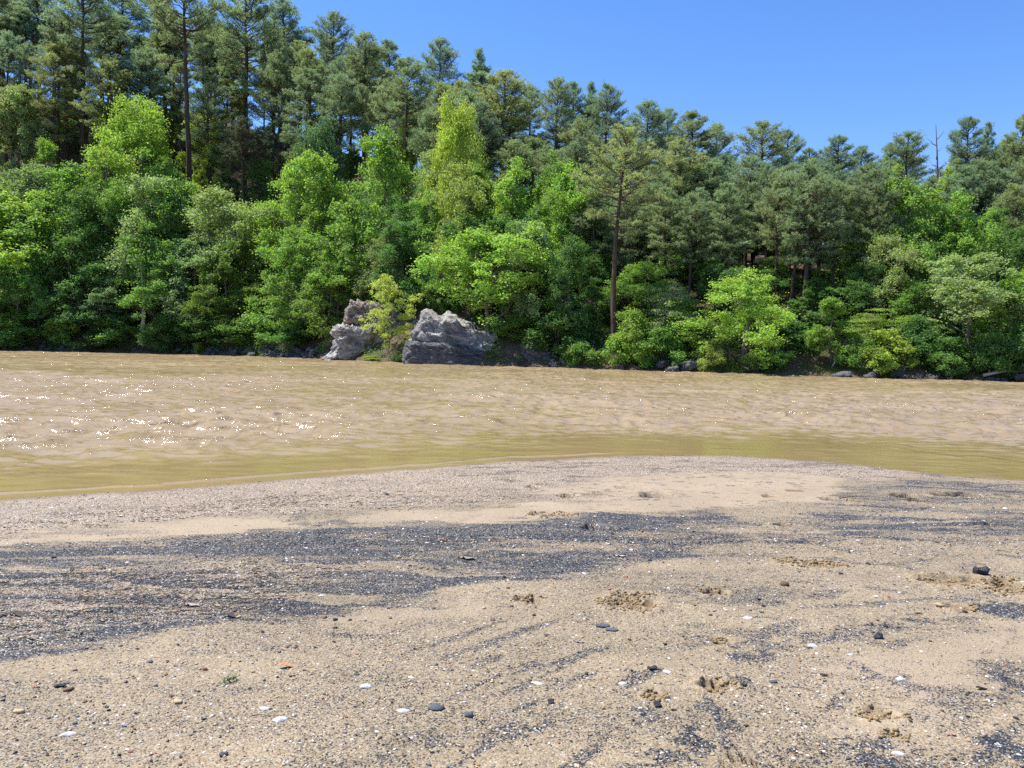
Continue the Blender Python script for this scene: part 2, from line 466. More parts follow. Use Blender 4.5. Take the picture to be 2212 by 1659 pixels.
dark = np.maximum(dark, (.19 + .12 * fbm2(fx / .6, fy / .3, 68, 3)) * (1 - .9 * smo) * (1 - .7 * bro))
out = ~((np.abs(fx) < 14) & (fy > 1.5) & (fy < 16))
dark[out] = .2 + .2 * np.clip(fbm2(fx[out] / 2, fy[out] / .8, 66, 3), 0, 1)

# footprints, paw prints and scuffed holes pressed into the sand
PRINTS = [  # u, v, half width, half height, depth, crumble
    (1362, 1302, 64, 20, .05, 1), (1142, 1296, 34, 10, .035, 1), (1540, 1280, 30, 8, .04, 1), (2075, 1257, 95, 14, .045, 1), (2180, 1268, 60, 18, .05, 1),
    (2070, 1313, 32, 9, .03, 1), (1770, 1221, 50, 9, .03, 1), (1690, 1213, 30, 6, .02, 1), (1545, 1482, 45, 16, .03, 1), (1905, 1546, 45, 18, .025, 1),
    (1415, 1505, 25, 10, .015, .6), (1190, 1112, 48, 5, .03, 1), (1295, 1140, 44, 8, .045, .5), (1225, 1072, 26, 5, .035, .5),
    (1290, 1068, 34, 4, .03, .5), (1415, 1070, 48, 6, .04, .5), (1345, 1053, 18, 3, .02, .5), (1800, 1079, 38, 4, .04, .3), (1840, 1084, 36, 3, .04, .2),
    (1958, 1073, 36, 5, .05, .5), (1990, 1083, 30, 3, .03, .3), (2060, 1071, 44, 4, .04, .2), (2100, 1074, 30, 6, .06, .5), (2140, 1135, 36, 5, .045, .2),
    (2190, 1073, 28, 4, .03, .5), (1690, 1134, 30, 4, .03, .4), (1660, 1072, 20, 3, .02, .4), (1720, 1060, 26, 3, .02, .4), (1150, 1052, 16, 3, .02, .5),
    (1450, 1027, 12, 3, .02, .5), (1930, 1590, 30, 10, .015, .6), (1700, 1215, 24, 5, .02, .8), (1555, 1385, 20, 5, .015, .7)]
TOES = [(1562, 1650, 6, 12), (1582, 1638, 6, 14), (1607, 1638, 7, 15), (1630, 1649, 7, 11),
        (1525, 1476, 6, 6), (1543, 1474, 6, 6), (1560, 1484, 6, 7), (1540, 1494, 7, 5), (1528, 1282, 8, 4), (1548, 1282, 8, 4), (1536, 1276, 8, 3),
        (1120, 1296, 6, 4), (1150, 1296, 9, 5), (1370, 1306, 14, 8), (1345, 1312, 10, 5), (1400, 1298, 10, 5), (2040, 1262, 16, 6), (2170, 1258, 14, 8), (2195, 1275, 14, 7), (2100, 1252, 12, 6)]
damp_shade = np.zeros(fx.shape)  # real wetness of the sand plus shade painted into pits and toe holes
for u, v, a, b, dep, cr in PRINTS:
    cx, cy, rx, ry = ell(u, v, a, b)
    m = (np.abs(fx - cx) < rx * 1.8) & (np.abs(fy - cy) < ry * 1.8)
    X_, Y_ = fx[m], fy[m]
    q = np.sqrt(((X_ - cx) / rx) ** 2 + ((Y_ - cy) / ry) ** 2) + .25 * n2(X_ / (rx * .4), Y_ / (ry * .5), 71)
    body = 1 - (smooth01(q, .55, .95) if cr > .55 else smooth01(q, .74, .92))
    rim = smooth01(q, .6, .95) * (1 - smooth01(q, 1.0, 1.6))
    crumb = fbm2(X_ / .05, Y_ / .05, 73, 3, .6)
    BZ[m] += -dep * (.55 if cr > .55 else 1.7) * body + dep * .3 * rim + cr * (.006 * crumb) * np.clip(body + rim, 0, 1)
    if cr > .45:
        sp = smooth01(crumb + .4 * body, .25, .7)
        damp_shade[m] = np.maximum(damp_shade[m], np.clip(body + .5 * rim * sp, 0, 1) * .55)
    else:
        damp_shade[m] = np.maximum(damp_shade[m], body * 1.6)  # dark crescents: shade of the steep pit walls painted in, over wet sand
    dark[m] *= 1 - .8 * np.clip(body + rim, 0, 1) * (cr > .8)
for u, v, a, b in TOES:
    cx, cy, rx, ry = ell(u, v, a, b)
    m = (np.abs(fx - cx) < rx * 2) & (np.abs(fy - cy) < ry * 2)
    q = np.sqrt(((fx[m] - cx) / rx) ** 2 + ((fy[m] - cy) / ry) ** 2)
    body = 1 - smooth01(q, .7, 1.15)
    BZ[m] -= .04 * body; damp_shade[m] = np.maximum(damp_shade[m], body)  # the shade inside each toe hole is also put into the colour
# fine relief: wind ripples on the smooth patch and a rough grain everywhere
ds = np.clip((shoreY(fx) - fy) / .6, 0, 1)
BZ += ds * (.004 * rip * smo + (1 - smo) * .0035 * fbm2(fx / .06, fy / .06, 81, 2) + .002 * n2(fx / .025, fy / .025, 83))
wet = np.clip(1 - (shoreY(fx) - fy) / .35, 0, 1)
damp_shade = np.maximum(damp_shade, wet * .75)
BA = np.stack([dark, smo, bro, damp_shade], -1)

t = NT('river_sand'); g = t.n('ShaderNodeNewGeometry'); P = g.outputs['Position']
at = t.n('ShaderNodeAttribute', attribute_name='mix')
sp = t.n('ShaderNodeSeparateColor'); t.l(at.outputs['Color'], sp.inputs[0])
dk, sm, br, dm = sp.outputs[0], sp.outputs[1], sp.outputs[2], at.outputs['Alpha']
v1 = t.voro(130, P); v2 = t.voro(48, P); v3 = t.voro(330, P)
s1 = t.n('ShaderNodeSeparateColor'); t.l(v1.outputs['Color'], s1.inputs[0])
s2 = t.n('ShaderNodeSeparateColor'); t.l(v2.outputs['Color'], s2.inputs[0])
s3 = t.n('ShaderNodeSeparateColor'); t.l(v3.outputs['Color'], s3.inputs[0])
tan = t.ramp(s3.outputs[1], [(0, (.27, .20, .125)), (.3, (.42, .335, .215)), (.7, (.50, .41, .275)), (1, (.60, .51, .37))])
grain = t.ramp(s1.outputs[1], [(0, (.17, .12, .075)), (.22, (.38, .29, .17)), (.6, (.52, .425, .275)), (.82, (.36, .25, .145)), (.88, (.62, .55, .44)), (1, (.80, .76, .68))], 'CONSTANT')
brown = t.ramp(s1.outputs[2], [(0, (.16, .10, .06)), (.25, (.36, .25, .155)), (.55, (.50, .37, .24)), (.76, (.66, .55, .41)), (.85, (.95, .93, .88))], 'CONSTANT')  # white step: pale grains plus painted sun glints of the wet shore
c = t.mix(t.math('MULTIPLY', t.math('SUBTRACT', 1, sm), .55), tan, grain)
c = t.mix(sm, c, t.mix(.6, c, (.52, .41, .29)))
c = t.mix(t.math('MULTIPLY', br, .85), c, brown)
blackc = t.ramp(s1.outputs[2], [(0, (.022, .023, .028)), (.45, (.05, .052, .06)), (.72, (.12, .122, .13)), (.88, (.28, .275, .27)), (.96, (.66, .66, .63))], 'CONSTANT')
r1 = t.math('ADD', t.math('MULTIPLY', s1.outputs[0], .7), t.math('MULTIPLY', s3.outputs[0], .3))
isd = t.math('LESS_THAN', t.math('MULTIPLY_ADD', t.math('SUBTRACT', r1, .5), 1.25, .5), dk)
c = t.mix(t.math('MULTIPLY', dk, .55), c, t.mix(1, c, (.42, .40, .38), 'MULTIPLY'))
c = t.mix(isd, c, blackc)
# larger chips
chip = t.math('MULTIPLY', t.math('GREATER_THAN', s2.outputs[0], .88), t.math('LESS_THAN', v2.outputs['Distance'], .33))
chip = t.math('MULTIPLY', chip, t.math('SUBTRACT', 1, t.math('MULTIPLY', sm, .9)))
chipc = t.ramp(s2.outputs[1], [(0, (.03, .03, .036)), (.34, (.30, .19, .10)), (.52, (.48, .33, .17)), (.68, (.36, .17, .09)), (.75, (.60, .52, .42)), (.88, (.85, .83, .80))], 'CONSTANT')
c = t.mix(chip, c, chipc)
c = t.mix(t.math('MINIMUM', dm, 1.0), c, t.mix(1, c, (.60, .50, .36), 'MULTIPLY'))  # darkens wet sand and carries the painted shade of the prints
big = t.noise(.9, 4, .6, P)
c = t.mix(1, c, t.ramp(big.outputs[0], [(.3, (.86, .84, .80)), (.7, (1.08, 1.06, 1.04))]), 'MULTIPLY')
c = t.mix(1, c, (.655, .655, .65), 'MULTIPLY')
h = t.math('ADD', t.math('MULTIPLY', v1.outputs['Distance'], -1.0), t.math('MULTIPLY', chip, .8))
h = t.math('ADD', h, t.math('MULTIPLY', s1.outputs[0], .7))
rg = t.math('MULTIPLY_ADD', isd, -.35, .8)
rg = t.math('MULTIPLY_ADD', br, -.25, rg)
M_SAND = t.done(t.bsdf(c, rg, .4, t.bump(h, .55, .006)))
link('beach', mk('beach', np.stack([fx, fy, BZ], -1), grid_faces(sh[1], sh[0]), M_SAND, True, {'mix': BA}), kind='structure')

def samp(A, x, y):
    i = np.clip(np.searchsorted(bx, x), 1, len(bx) - 1); j = np.clip(np.searchsorted(by, y), 1, len(by) - 1)
    return A.reshape(sh + A.shape[1:])[j, i]
def beachZ(x, y):
    x = np.atleast_1d(x); y = np.atleast_1d(y)
    Zr = BZ.reshape(sh)
    i = np.clip(np.searchsorted(bx, x), 1, len(bx) - 1); j = np.clip(np.searchsorted(by, y), 1, len(by) - 1)
    tx = (x - bx[i - 1]) / (bx[i] - bx[i - 1]); ty = (y - by[j - 1]) / (by[j] - by[j - 1])
    return (Zr[j - 1, i - 1] * (1 - tx) + Zr[j - 1, i] * tx) * (1 - ty) + (Zr[j, i - 1] * (1 - tx) + Zr[j, i] * tx) * ty

# crumbs of moist sand thrown up round the prints
def crumbs():
    rg = np.random.default_rng(15); Vb, Fb = ICO1; VV, FF, n = [], [], 0
    for u, v, a, b, dep, cr in PRINTS:
        if cr < .55: continue
        cx, cy, rx, ry = ell(u, v, a, b)
        k = int(40 + 900 * rx * ry * 3.14 / .05 * .12)
        k = int(min(k, 420) * 2.4)
        th = rg.random(k) * 6.28; q = .15 + .95 * rg.random(k) ** .7 + .3 * rg.random(k) ** 4
        px_, py_ = cx + rx * q * np.cos(th), cy + ry * q * np.sin(th)
        kp = n2(px_ / .07, py_ / .07, 16) + .6 * n2(px_ / .025, py_ / .025, 17) > 0
        px_, py_ = px_[kp], py_[kp]; k = len(px_)
        sz_ = .0025 + .009 * rg.random(k) ** 2.5
        pz_ = beachZ(px_, py_)
        for i in range(k):
            W = Vb * (1 + .45 * rg.normal(size=(len(Vb), 1)) * .6) * np.array([1.2, 1, .85]) * sz_[i]
            VV.append(W + np.array([px_[i], py_[i], pz_[i] + sz_[i] * .45])); FF.append(Fb + n); n += len(Vb)
    return np.vstack(VV), np.vstack(FF)
import bmesh
_bm = bmesh.new(); bmesh.ops.create_icosphere(_bm, subdivisions=1, radius=1)
ICO1 = (np.array([v.co[:] for v in _bm.verts]), np.array([[v.index for v in f.verts] for f in _bm.faces])); _bm.free()
t = NT('damp_sand'); g = t.n('ShaderNodeNewGeometry'); v_ = t.voro(330, g.outputs['Position'])
sp_ = t.n('ShaderNodeSeparateColor'); t.l(v_.outputs['Color'], sp_.inputs[0])
M_DAMP = t.done(t.bsdf(t.ramp(sp_.outputs[0], [(0, (.13, .085, .04)), (.5, (.25, .175, .085)), (1, (.36, .27, .15))]), .85, .3))
_v, _f = crumbs()
link('sand_crumbs', mk('sand_crumbs', _v, _f, M_DAMP), None, 'crumbs of moist ochre sand kicked up around the paw prints', 'sand', kind='stuff')

# loose gravel nobody could count: flat faceted chips lying on the sand
OCT = np.array([(1, 0, 0), (-1, 0, 0), (0, 1, 0), (0, -1, 0), (0, 0, 1), (0, 0, -1)], float)
OCTF = np.array([(0, 2, 4), (2, 1, 4), (1, 3, 4), (3, 0, 4), (2, 0, 5), (1, 2, 5), (3, 1, 5), (0, 3, 5)])
def scatter_view(n, ylo, yhi, rng):
    y = ylo + (yhi - ylo) * rng.random(n) ** 1.0
    x = (rng.random(n) * 2 - 1) * (y * .68 + .6)
    return x, y
rng = np.random.default_rng(5)
x1, y1 = scatter_view(60000, 2.6, 7, rng)
x2, y2 = scatter_view(60000, 6, 14, rng)
gx, gy = np.concatenate([x1, x2]), np.concatenate([y1, y2])
A = samp(BA, gx, gy)
dsh = shoreY(gx) - gy
keep = (dsh > .05) & (rng.random(len(gx)) < np.clip(.12 + .8 * A[:, 0] + .5 * A[:, 2], 0, 1) * (1 - .92 * A[:, 1]) * (1 - .8 * A[:, 3] * (dsh > .4)))
gx, gy, A = gx[keep], gy[keep], A[keep]
n = len(gx)
sz = .0024 + .0028 * rng.random(n) + .006 * rng.random(n) ** 9
sz *= np.where(gy > 6.5, 1.35, 1)
ang = rng.random(n) * 2 * math.pi
O = OCT[None] * (1 + .35 * (rng.random((n, 6, 1)) - .5) * 2)
O = O * np.stack([1 + .5 * rng.random(n), .75 + .25 * rng.random(n), .3 + .35 * rng.random(n)], -1)[:, None, :] * sz[:, None, None]
ca, sa = np.cos(ang)[:, None], np.sin(ang)[:, None]
tilt = (rng.random((n, 1)) - .5) * .7
ox, oy, oz = O[..., 0], O[..., 1], O[..., 2]
oz = oz + tilt * ox
V = np.stack([ca * ox - sa * oy + gx[:, None], sa * ox + ca * oy + gy[:, None], oz + beachZ(gx, gy)[:, None] + sz[:, None] * .25], -1)
PAL = np.array([(.02, .021, .026), (.05, .052, .06), (.12, .12, .13), (.45, .33, .19), (.32, .21, .12), (.55, .46, .33), (.36, .17, .09), (.8, .78, .74), (.62, .52, .30)])
pw_d = np.array([.46, .26, .08, .05, .03, .04, .01, .065, .005]); pw_t = np.array([.12, .08, .05, .30, .17, .14, .05, .06, .03])
rr = rng.random(n)
pk = np.where(rr < np.clip(A[:, 0] * 1.15, 0, 1), rng.choice(9, n, p=pw_d / pw_d.sum()), rng.choice(9, n, p=pw_t / pw_t.sum()))
colr = np.concatenate([np.repeat(PAL[pk][:, None, :], 6, 1), np.ones((n, 6, 1))], -1)
t = NT('gravel_chip'); at = t.n('ShaderNodeAttribute', attribute_name='mix')
M_GRAVEL = t.done(t.bsdf(at.outputs['Color'], .45, .5))
F = (OCTF[None] + (np.arange(n) * 6)[:, None, None]).reshape(-1, 3)
link('gravel', mk('gravel', V.reshape(-1, 3), F, M_GRAVEL, False, {'mix': colr.reshape(-1, 4)}),
     label='loose black, tan and white gravel chips strewn over the sand', cat='gravel', kind='stuff')

rng = np.random.default_rng(55)
m = 26000
dx_, dy_ = scatter_view(m, 4.2, 9.5, rng)
dxx = samp(BA, dx_, dy_)
kp = (dxx[:, 2] > .25) & (shoreY(dx_) - dy_ > 1.9) & (n2(dx_ / .5, dy_ / .12, 57) > -.3)
dx_, dy_ = dx_[kp], dy_[kp]; m = len(dx_)
an = rng.normal(size=m) * .35; L_ = .006 + .03 * rng.random(m) ** 2; w_ = .0015 + .002 * rng.random(m)
sx_ = np.array([-1, 1, 1, -1, 0, 0])[None] * L_[:, None]; sy_ = np.array([-1, -1, 1, 1, 0, 0])[None] * w_[:, None]
sz_ = np.array([0, 0, 0, 0, 1.2, -1.2])[None] * w_[:, None] + (np.array([-1, 1, 1, -1, 0, 0])[None] * (rng.normal(size=(m, 1)) * .18)) * L_[:, None]
V = np.stack([np.cos(an)[:, None] * sx_ - np.sin(an)[:, None] * sy_ + dx_[:, None], np.sin(an)[:, None] * sx_ + np.cos(an)[:, None] * sy_ + dy_[:, None], sz_ + beachZ(dx_, dy_)[:, None] + .004], -1)
BF = np.array([(0, 1, 4), (1, 2, 4), (2, 3, 4), (3, 0, 4), (1, 0, 5), (2, 1, 5), (3, 2, 5), (0, 3, 5)])
DP = np.array([(.45, .36, .20), (.30, .22, .12), (.10, .07, .045), (.025, .02, .017), (.03, .03, .03), (.36, .16, .08)])
dc = DP[rng.choice(6, m, p=[.26, .22, .2, .18, .12, .02])]
dc = np.concatenate([np.repeat(dc[:, None, :], 6, 1), np.ones((m, 6, 1))], -1)
link('debris', mk('debris', V.reshape(-1, 3), (BF[None] + (np.arange(m) * 6)[:, None, None]).reshape(-1, 3), M_GRAVEL, False, {'mix': dc.reshape(-1, 4)}), None,
     'fine straw, bark and twig litter washed into the dark band', 'debris', kind='stuff')

# ------------------------------------------------------------------ river
rx_ = np.concatenate([-np.geomspace(75, 700, 40)[::-1], seg(-74, -16, .28), seg(-16, 16, .085), seg(16, 74, .28), np.geomspace(75, 700, 40)])
ry_ = np.concatenate([np.linspace(-80, 5.5, 30), seg(5.6, 19, .06), seg(19, 45, .11), seg(45, 125, .26), np.linspace(126, 160, 8)])
RX, RY = np.meshgrid(rx_, ry_); shr = RX.shape; qx, qy = RX.ravel(), RY.ravel()
off = qy - shoreY(qx)
cur = smooth01(off, .8, 7) * (1 - .75 * smooth01(qx - 2.5, 0, 4) * (1 - smooth01(off, 6, 10)))
amp = .005 + .10 * cur
patch = .8 + .3 * fbm2(qx / 7, qy / 5, 91, 2)
wxq = qx + .5 * n2(qx / 2, qy / 2, 92)
w1 = 1 - np.abs(fbm2(wxq / 1.3, qy / .8, 93, 2)) * 1.4
w2 = 1 - np.abs(fbm2(wxq / .55, qy / .38, 95, 2)) * 1.4
w3 = fbm2(qx / 3.5, qy / 2.2, 97, 2)
w4 = 1 - np.abs(fbm2(qx / .30, qy / .22, 96, 2)) * 1.4
Z = amp * patch * (.9 * w1 + .6 * w2 + .22 * w4 + .7 * w3 - .9) * np.where(np.abs(qx) > 80, .3, 1)
# one wavelet breaking along the sand
cr = np.exp(-((off - .42 - .12 * n2(qx / 1.7, qx * 0, 98)) / .07) ** 2) * smooth01(-qx, -3.2, -.5)
Z += .022 * cr * (.6 + .5 * n2(qx / .6, qy / .6, 99))
Z *= np.clip(off / .25, .05, 1)
far = bankY(qx) - qy
Z += .05 * np.exp(-((far - 1.5) / 1.5) ** 2) * np.clip(n2(qx / 1.2, qy / .8, 101), 0, 1)
t = NT('muddy_water'); g = t.n('ShaderNodeNewGeometry'); P = g.outputs['Position']
a = t.noise(.22, 4, .6, t.mapping(P, (.6, 1.4, 1)), .5)
c = t.ramp(a.outputs[0], [(.35, (.255, .188, .095)), (.65, (.30, .225, .122))])
b1 = t.noise(3.0, 2, .5, P, .8); b2 = t.noise(14, 3, .6, P, .6); pt = t.noise(1.1, 4, .6, t.mapping(P, (.7, 1, 1)))
at = t.n('ShaderNodeAttribute', attribute_name='mix'); aw = t.n('ShaderNodeSeparateColor'); t.l(at.outputs['Color'], aw.inputs[0])
wat = aw.outputs[0]
cl = t.math('MULTIPLY', t.math('MULTIPLY_ADD', pt.outputs[0], 5.0, -2.3, True), t.math('MULTIPLY_ADD', aw.outputs[1], .85, .15))
h = t.math('ADD', t.math('MULTIPLY', b1.outputs[0], .30), t.math('MULTIPLY', t.math('MULTIPLY', b2.outputs[0], cl), .75))
hh = t.math('MULTIPLY', h, wat)
c = t.mix(t.math('MULTIPLY', wat, 1.0, None, True), t.mix(1, c, (.92, .90, .72), 'MULTIPLY'), t.mix(1, c, (1.06, 1.05, 1.14), 'MULTIPLY'))  # sediment tint; olive calm, pinker current also paint in tree and sky reflections
M_WATER = t.done(t.bsdf(c, .11, .5, t.bump(hh, 1.0, .15), IOR=1.33))
cc = np.clip(.12 + .95 * cur * patch + .5 * cr, 0, 1.3)
crest = smooth01(.6 * w1 + .5 * w2, .55, 1.0)
RA = np.stack([cc, crest, cc, np.ones_like(cc)], -1)
link('river', mk('river', np.stack([qx, qy, Z], -1), grid_faces(shr[1], shr[0]), M_WATER, True, {'mix': RA}), kind='structure')

# ------------------------------------------------------------------ tree prototypes
def leaves(P, N, L, W, rng):
    n = len(P)
    N = unit(N); a = unit(np.cross(N, unit(rng.normal(size=(n, 3))))); b = np.cross(N, a)
    L = (L * (.7 + .6 * rng.random(n)))[:, None]; W = (W * (.7 + .6 * rng.random(n)))[:, None]
    f = N * W * .22
    V = np.stack([P - a * L / 2, P + b * W / 2 + f, P + a * L / 2, P - b * W / 2 + f], 1).reshape(-1, 3)
    i = (np.arange(n) * 4)[:, None]
    T = np.concatenate([i + np.array([[0, 1, 2]]), i + np.array([[0, 2, 3]])], 1).reshape(-1, 3)
    return V, T

def curve(a, b, sag, n, rng, wob=.05):
    a, b = np.asarray(a, float), np.asarray(b, float)
    tt = np.linspace(0, 1, n)[:, None]; L = np.linalg.norm(b - a)
    P = a + (b - a) * tt
    P[:, 2] += (sag * L * 4 * tt * (1 - tt))[:, 0]
    P[1:-1] += rng.normal(size=(n - 2, 3)) * wob * L
    return P

def broadleaf(seed, H=12., cb=.18, R=4., nlobe=9, ncl=11, nl=300, L=.20, W=.13, lob=(.30, .52), rcs=(.11, .22), flat=.8, bark=None, stems=1, up=.3, cull=-.12):
    """a trunk that forks into limbs, each limb carrying its own uneven lobe of leaf sprays"""
    rng = np.random.default_rng(seed); tr = Acc(); cr = Acc(); tops = []
    for k in range(stems):
        az = rng.random() * 6.28; ln = (0 if stems == 1 else .2) + .05 * rng.random()
        P = np.array([[math.cos(az) * ln * H * f ** 1.2 + .02 * H * math.sin(5 * f + seed), math.sin(az) * ln * H * f ** 1.2 + .015 * H * math.sin(4 * f), H * .86 * f] for f in np.linspace(-.03, 1, 9)])
        tr.tube(P, np.linspace(.015, .003, 9) * H * (1 if stems == 1 else .6), 7); tops.append(P)
    for i in range(nlobe):
        if i == 0:
            c0 = np.array([.1 * R * rng.normal(), .1 * R * rng.normal(), H * .84]); rl = R * (lob[0] + .04)
        else:
            tt = (i - .5 + .5 * rng.normal()) / (nlobe - 1); tt = min(1, max(0, tt))
            az = i * 2.4 + rng.random() * 1.5
            env = R * (.62 + .3 * math.sin(math.pi * min(1, tt * .9 + .2)) - .45 * tt ** 3)
            c0 = np.array([math.cos(az) * env * (.6 + .45 * rng.random()), math.sin(az) * env * (.6 + .45 * rng.random()), H * (cb + (.86 - cb) * tt) + R * .12])
            rl = R * (lob[0] + (lob[1] - lob[0]) * rng.random() ** 1.3)
        P = tops[i % stems]; k = int(np.argmin(np.abs(P[:, 2] - max(.1 * H, c0[2] - .8 * np.hypot(c0[0], c0[1])))))
        limb = curve(P[k], c0, .08, 6, rng); tr.tube(limb, np.linspace(.0075, .0025, 6) * H * (.7 + .5 * rng.random()), 5)
        n_ = int(ncl * (rl / R / .4) ** 1.6) + 3
        for q in range(n_):
            d0 = unit(rng.normal(size=3) + np.array([0, 0, .25])) * np.array([1, 1, 1.15])
            c = c0 + d0 * rl * (.45 + .55 * rng.random() ** .6) * (1 + .35 * max(0, rng.normal()))
            rc = R * (rcs[0] + (rcs[1] - rcs[0]) * rng.random())
            tr.tube(curve(c0 if q % 2 else limb[3], c, .04, 4, rng, .08), np.linspace(.0022, .0007, 4) * H, 3)
            m = int(nl * (rc / R / .17) ** 2)
            d = unit(rng.normal(size=(m, 3)) + np.array([0, 0, .3]))
            rr_ = rc * (.2 + .85 * rng.random(m) ** .6 + .45 * np.abs(rng.normal(size=m)) * (rng.random(m) < .35))
            p = c + d * rr_[:, None] * np.array([1, 1, flat])
            kq = .045 * H
            p = p[fbm3(p[:, 0] / kq, p[:, 1] / kq, p[:, 2] / (kq * .7), seed + 60, 2) > cull]; m = len(p); d = unit(p - c)
            nrm = d * .4 + np.array([0, 0, up]) + rng.normal(size=(m, 3)) * .6
            V, T = leaves(p, nrm, L, W, rng); cr.add(V, None, T)
    return tr.mesh('trunk', bark or M_BARK_D), cr.mesh('crown', M_LEAF), H, R

def pine(seed, H=22., cb=.45, R=3.2, nb=60, tuft=12, blades=11, NL=.27, NW=.042, top=.6):
    rng = np.random.default_rng(seed + 500); tr = Acc(); V_, n_ = [], 0
    f = np.linspace(-.02, 1, 14)
    bend = rng.normal() * .012
    P = np.stack([H * bend * np.sin(f * 3) + .04 * rng.normal(size=14), H * .01 * np.sin(f * 4 + seed) + .04 * rng.normal(size=14), H * f], -1)
    tr.tube(P, (.0125 * (1 - f * .9) + .0012) * H, 8)
    cs, ax = [], []
    for i in range(nb):
        tt = (i + rng.random() * .9) / nb
        z = H * (cb + (1 - cb) * (tt ** .9) * .985)
        prof = (1 - tt ** 2.4) ** .75 * (.55 + .45 * min(1, tt / .3)) if top > .5 else (1 - tt) ** .7
        Lb = R * prof * (.6 + .65 * rng.random()) + .35
        az = i * 2.4 + rng.random() * 1.1
        if tt < .25 and rng.random() < .35: continue
        el = -.1 + .95 * tt + rng.normal() * .2
        base = np.array([np.interp(z, P[:, 2], P[:, 0]), np.interp(z, P[:, 2], P[:, 1]), z])
        dr = np.array([math.cos(az) * math.cos(el), math.sin(az) * math.cos(el), math.sin(el)])
        tip = base + dr * Lb + np.array([0, 0, .14 * Lb])
        B = curve(base, tip, -.06, 6, rng, .03)
        tr.tube(B, np.linspace(.0032, .0009, 6) * H * (.5 + .5 * Lb / R), 4)
        m = max(3, int(tuft * Lb / R * 1.6))
        for q in range(m):
            g_ = .32 + .68 * (q + rng.random()) / m
            p0 = base + (tip - base) * g_
            sd = unit(np.cross(dr, [0, 0, 1.0])) * (1 if q % 2 else -1)
            l2 = Lb * (.16 + .24 * rng.random()) * (1.25 - .7 * g_)
            e = p0 + (sd * .8 + dr * .6 + np.array([0, 0, .25 + .7 * rng.random() ** 2])) * l2
            tr.tube(np.array([p0, (p0 + e) / 2 - [0, 0, .05 * l2], e]), np.array([.0011, .0009, .0006]) * H, 3)
            k = 2 + int(rng.random() * 2.4)
            for s_ in range(k):
                cs.append(p0 + (e - p0) * (1 - .55 * s_ / k) + rng.normal(size=3) * .14); ax.append(unit(e - p0 + np.array([0, 0, .45 * l2])))
        for s_ in range(3):
            cs.append(tip + rng.normal(size=3) * .16); ax.append(unit(dr + np.array([0, 0, .6])))
    for s_ in range(10):
        cs.append(P[-1] - [0, 0, .25 * s_ * rng.random()] + rng.normal(size=3) * .15); ax.append(np.array([0, 0, 1.0]))
    cs, ax = np.array(cs), np.array(ax); n = len(cs)
    D = unit(ax[:, None, :] * .55 + unit(rng.normal(size=(n, blades, 3))))
    Ln = NL * (.65 + .6 * rng.random((n, blades, 1)))
    Pp = unit(np.cross(D, rng.normal(size=(n, blades, 3)))) * NW * .5
    c0 = cs[:, None, :] + rng.normal(size=(n, blades, 3)) * .05
    V = np.stack([c0 - Pp, c0 + Pp, c0 + D * Ln], 2).reshape(-1, 3)
    T = np.arange(len(V)).reshape(-1, 3)
    cr = Acc(); cr.add(V, None, T)
    return tr.mesh('trunk', M_BARK_P, True), cr.mesh('crown', M_NEEDLE), H, R

BROAD = [broadleaf(1), broadleaf(2, R=3.4, cb=.08, nlobe=10), broadleaf(3, R=4.6, cb=.2, nlobe=11), broadleaf(4, R=3.8, cb=.06, nlobe=12, lob=(.24, .46)),
         broadleaf(5, R=3.0, cb=.15, nlobe=8, lob=(.34, .6)), broadleaf(6, R=4.2, cb=.03, nlobe=13, lob=(.24, .46)), broadleaf(7, R=3.6, cb=.1, nlobe=8, lob=(.34, .6)),
         broadleaf(8, R=4.4, cb=.10, nlobe=12, lob=(.26, .5)), broadleaf(9, R=4.2, cb=.3, nlobe=12, lob=(.26, .46)), broadleaf(10, R=3.4, cb=.05, nlobe=14, lob=(.22, .42))]
PINES = [pine(1, cb=.46, nb=66), pine(2, cb=.52, R=2.7, nb=58), pine(3, cb=.40, R=3.4, nb=80), pine(4, cb=.56, R=3.0, nb=56), pine(5, cb=.30, R=2.8, nb=86),
         pine(6, cb=.45, R=2.1, nb=60, top=.3), pine(7, cb=.62, R=3.2, nb=50), pine(8, cb=.36, R=3.2, nb=80), pine(9, cb=.58, R=2.5, nb=50), pine(10, cb=.5, R=3.1, nb=60)]
SHRUBS = [broadleaf(21, 3.0, .05, 1.5, 9, 9, 90, .16, .1, (.35, .6), (.16, .3), stems=3, cull=-.3), broadleaf(22, 3.0, .0, 1.9, 11, 9, 90, .16, .1, (.3, .55), (.14, .28), stems=4, cull=-.3),
          broadleaf(23, 3.0, .1, 1.2, 8, 8, 90, .16, .1, (.35, .6), (.18, .32), stems=2, cull=-.3)]

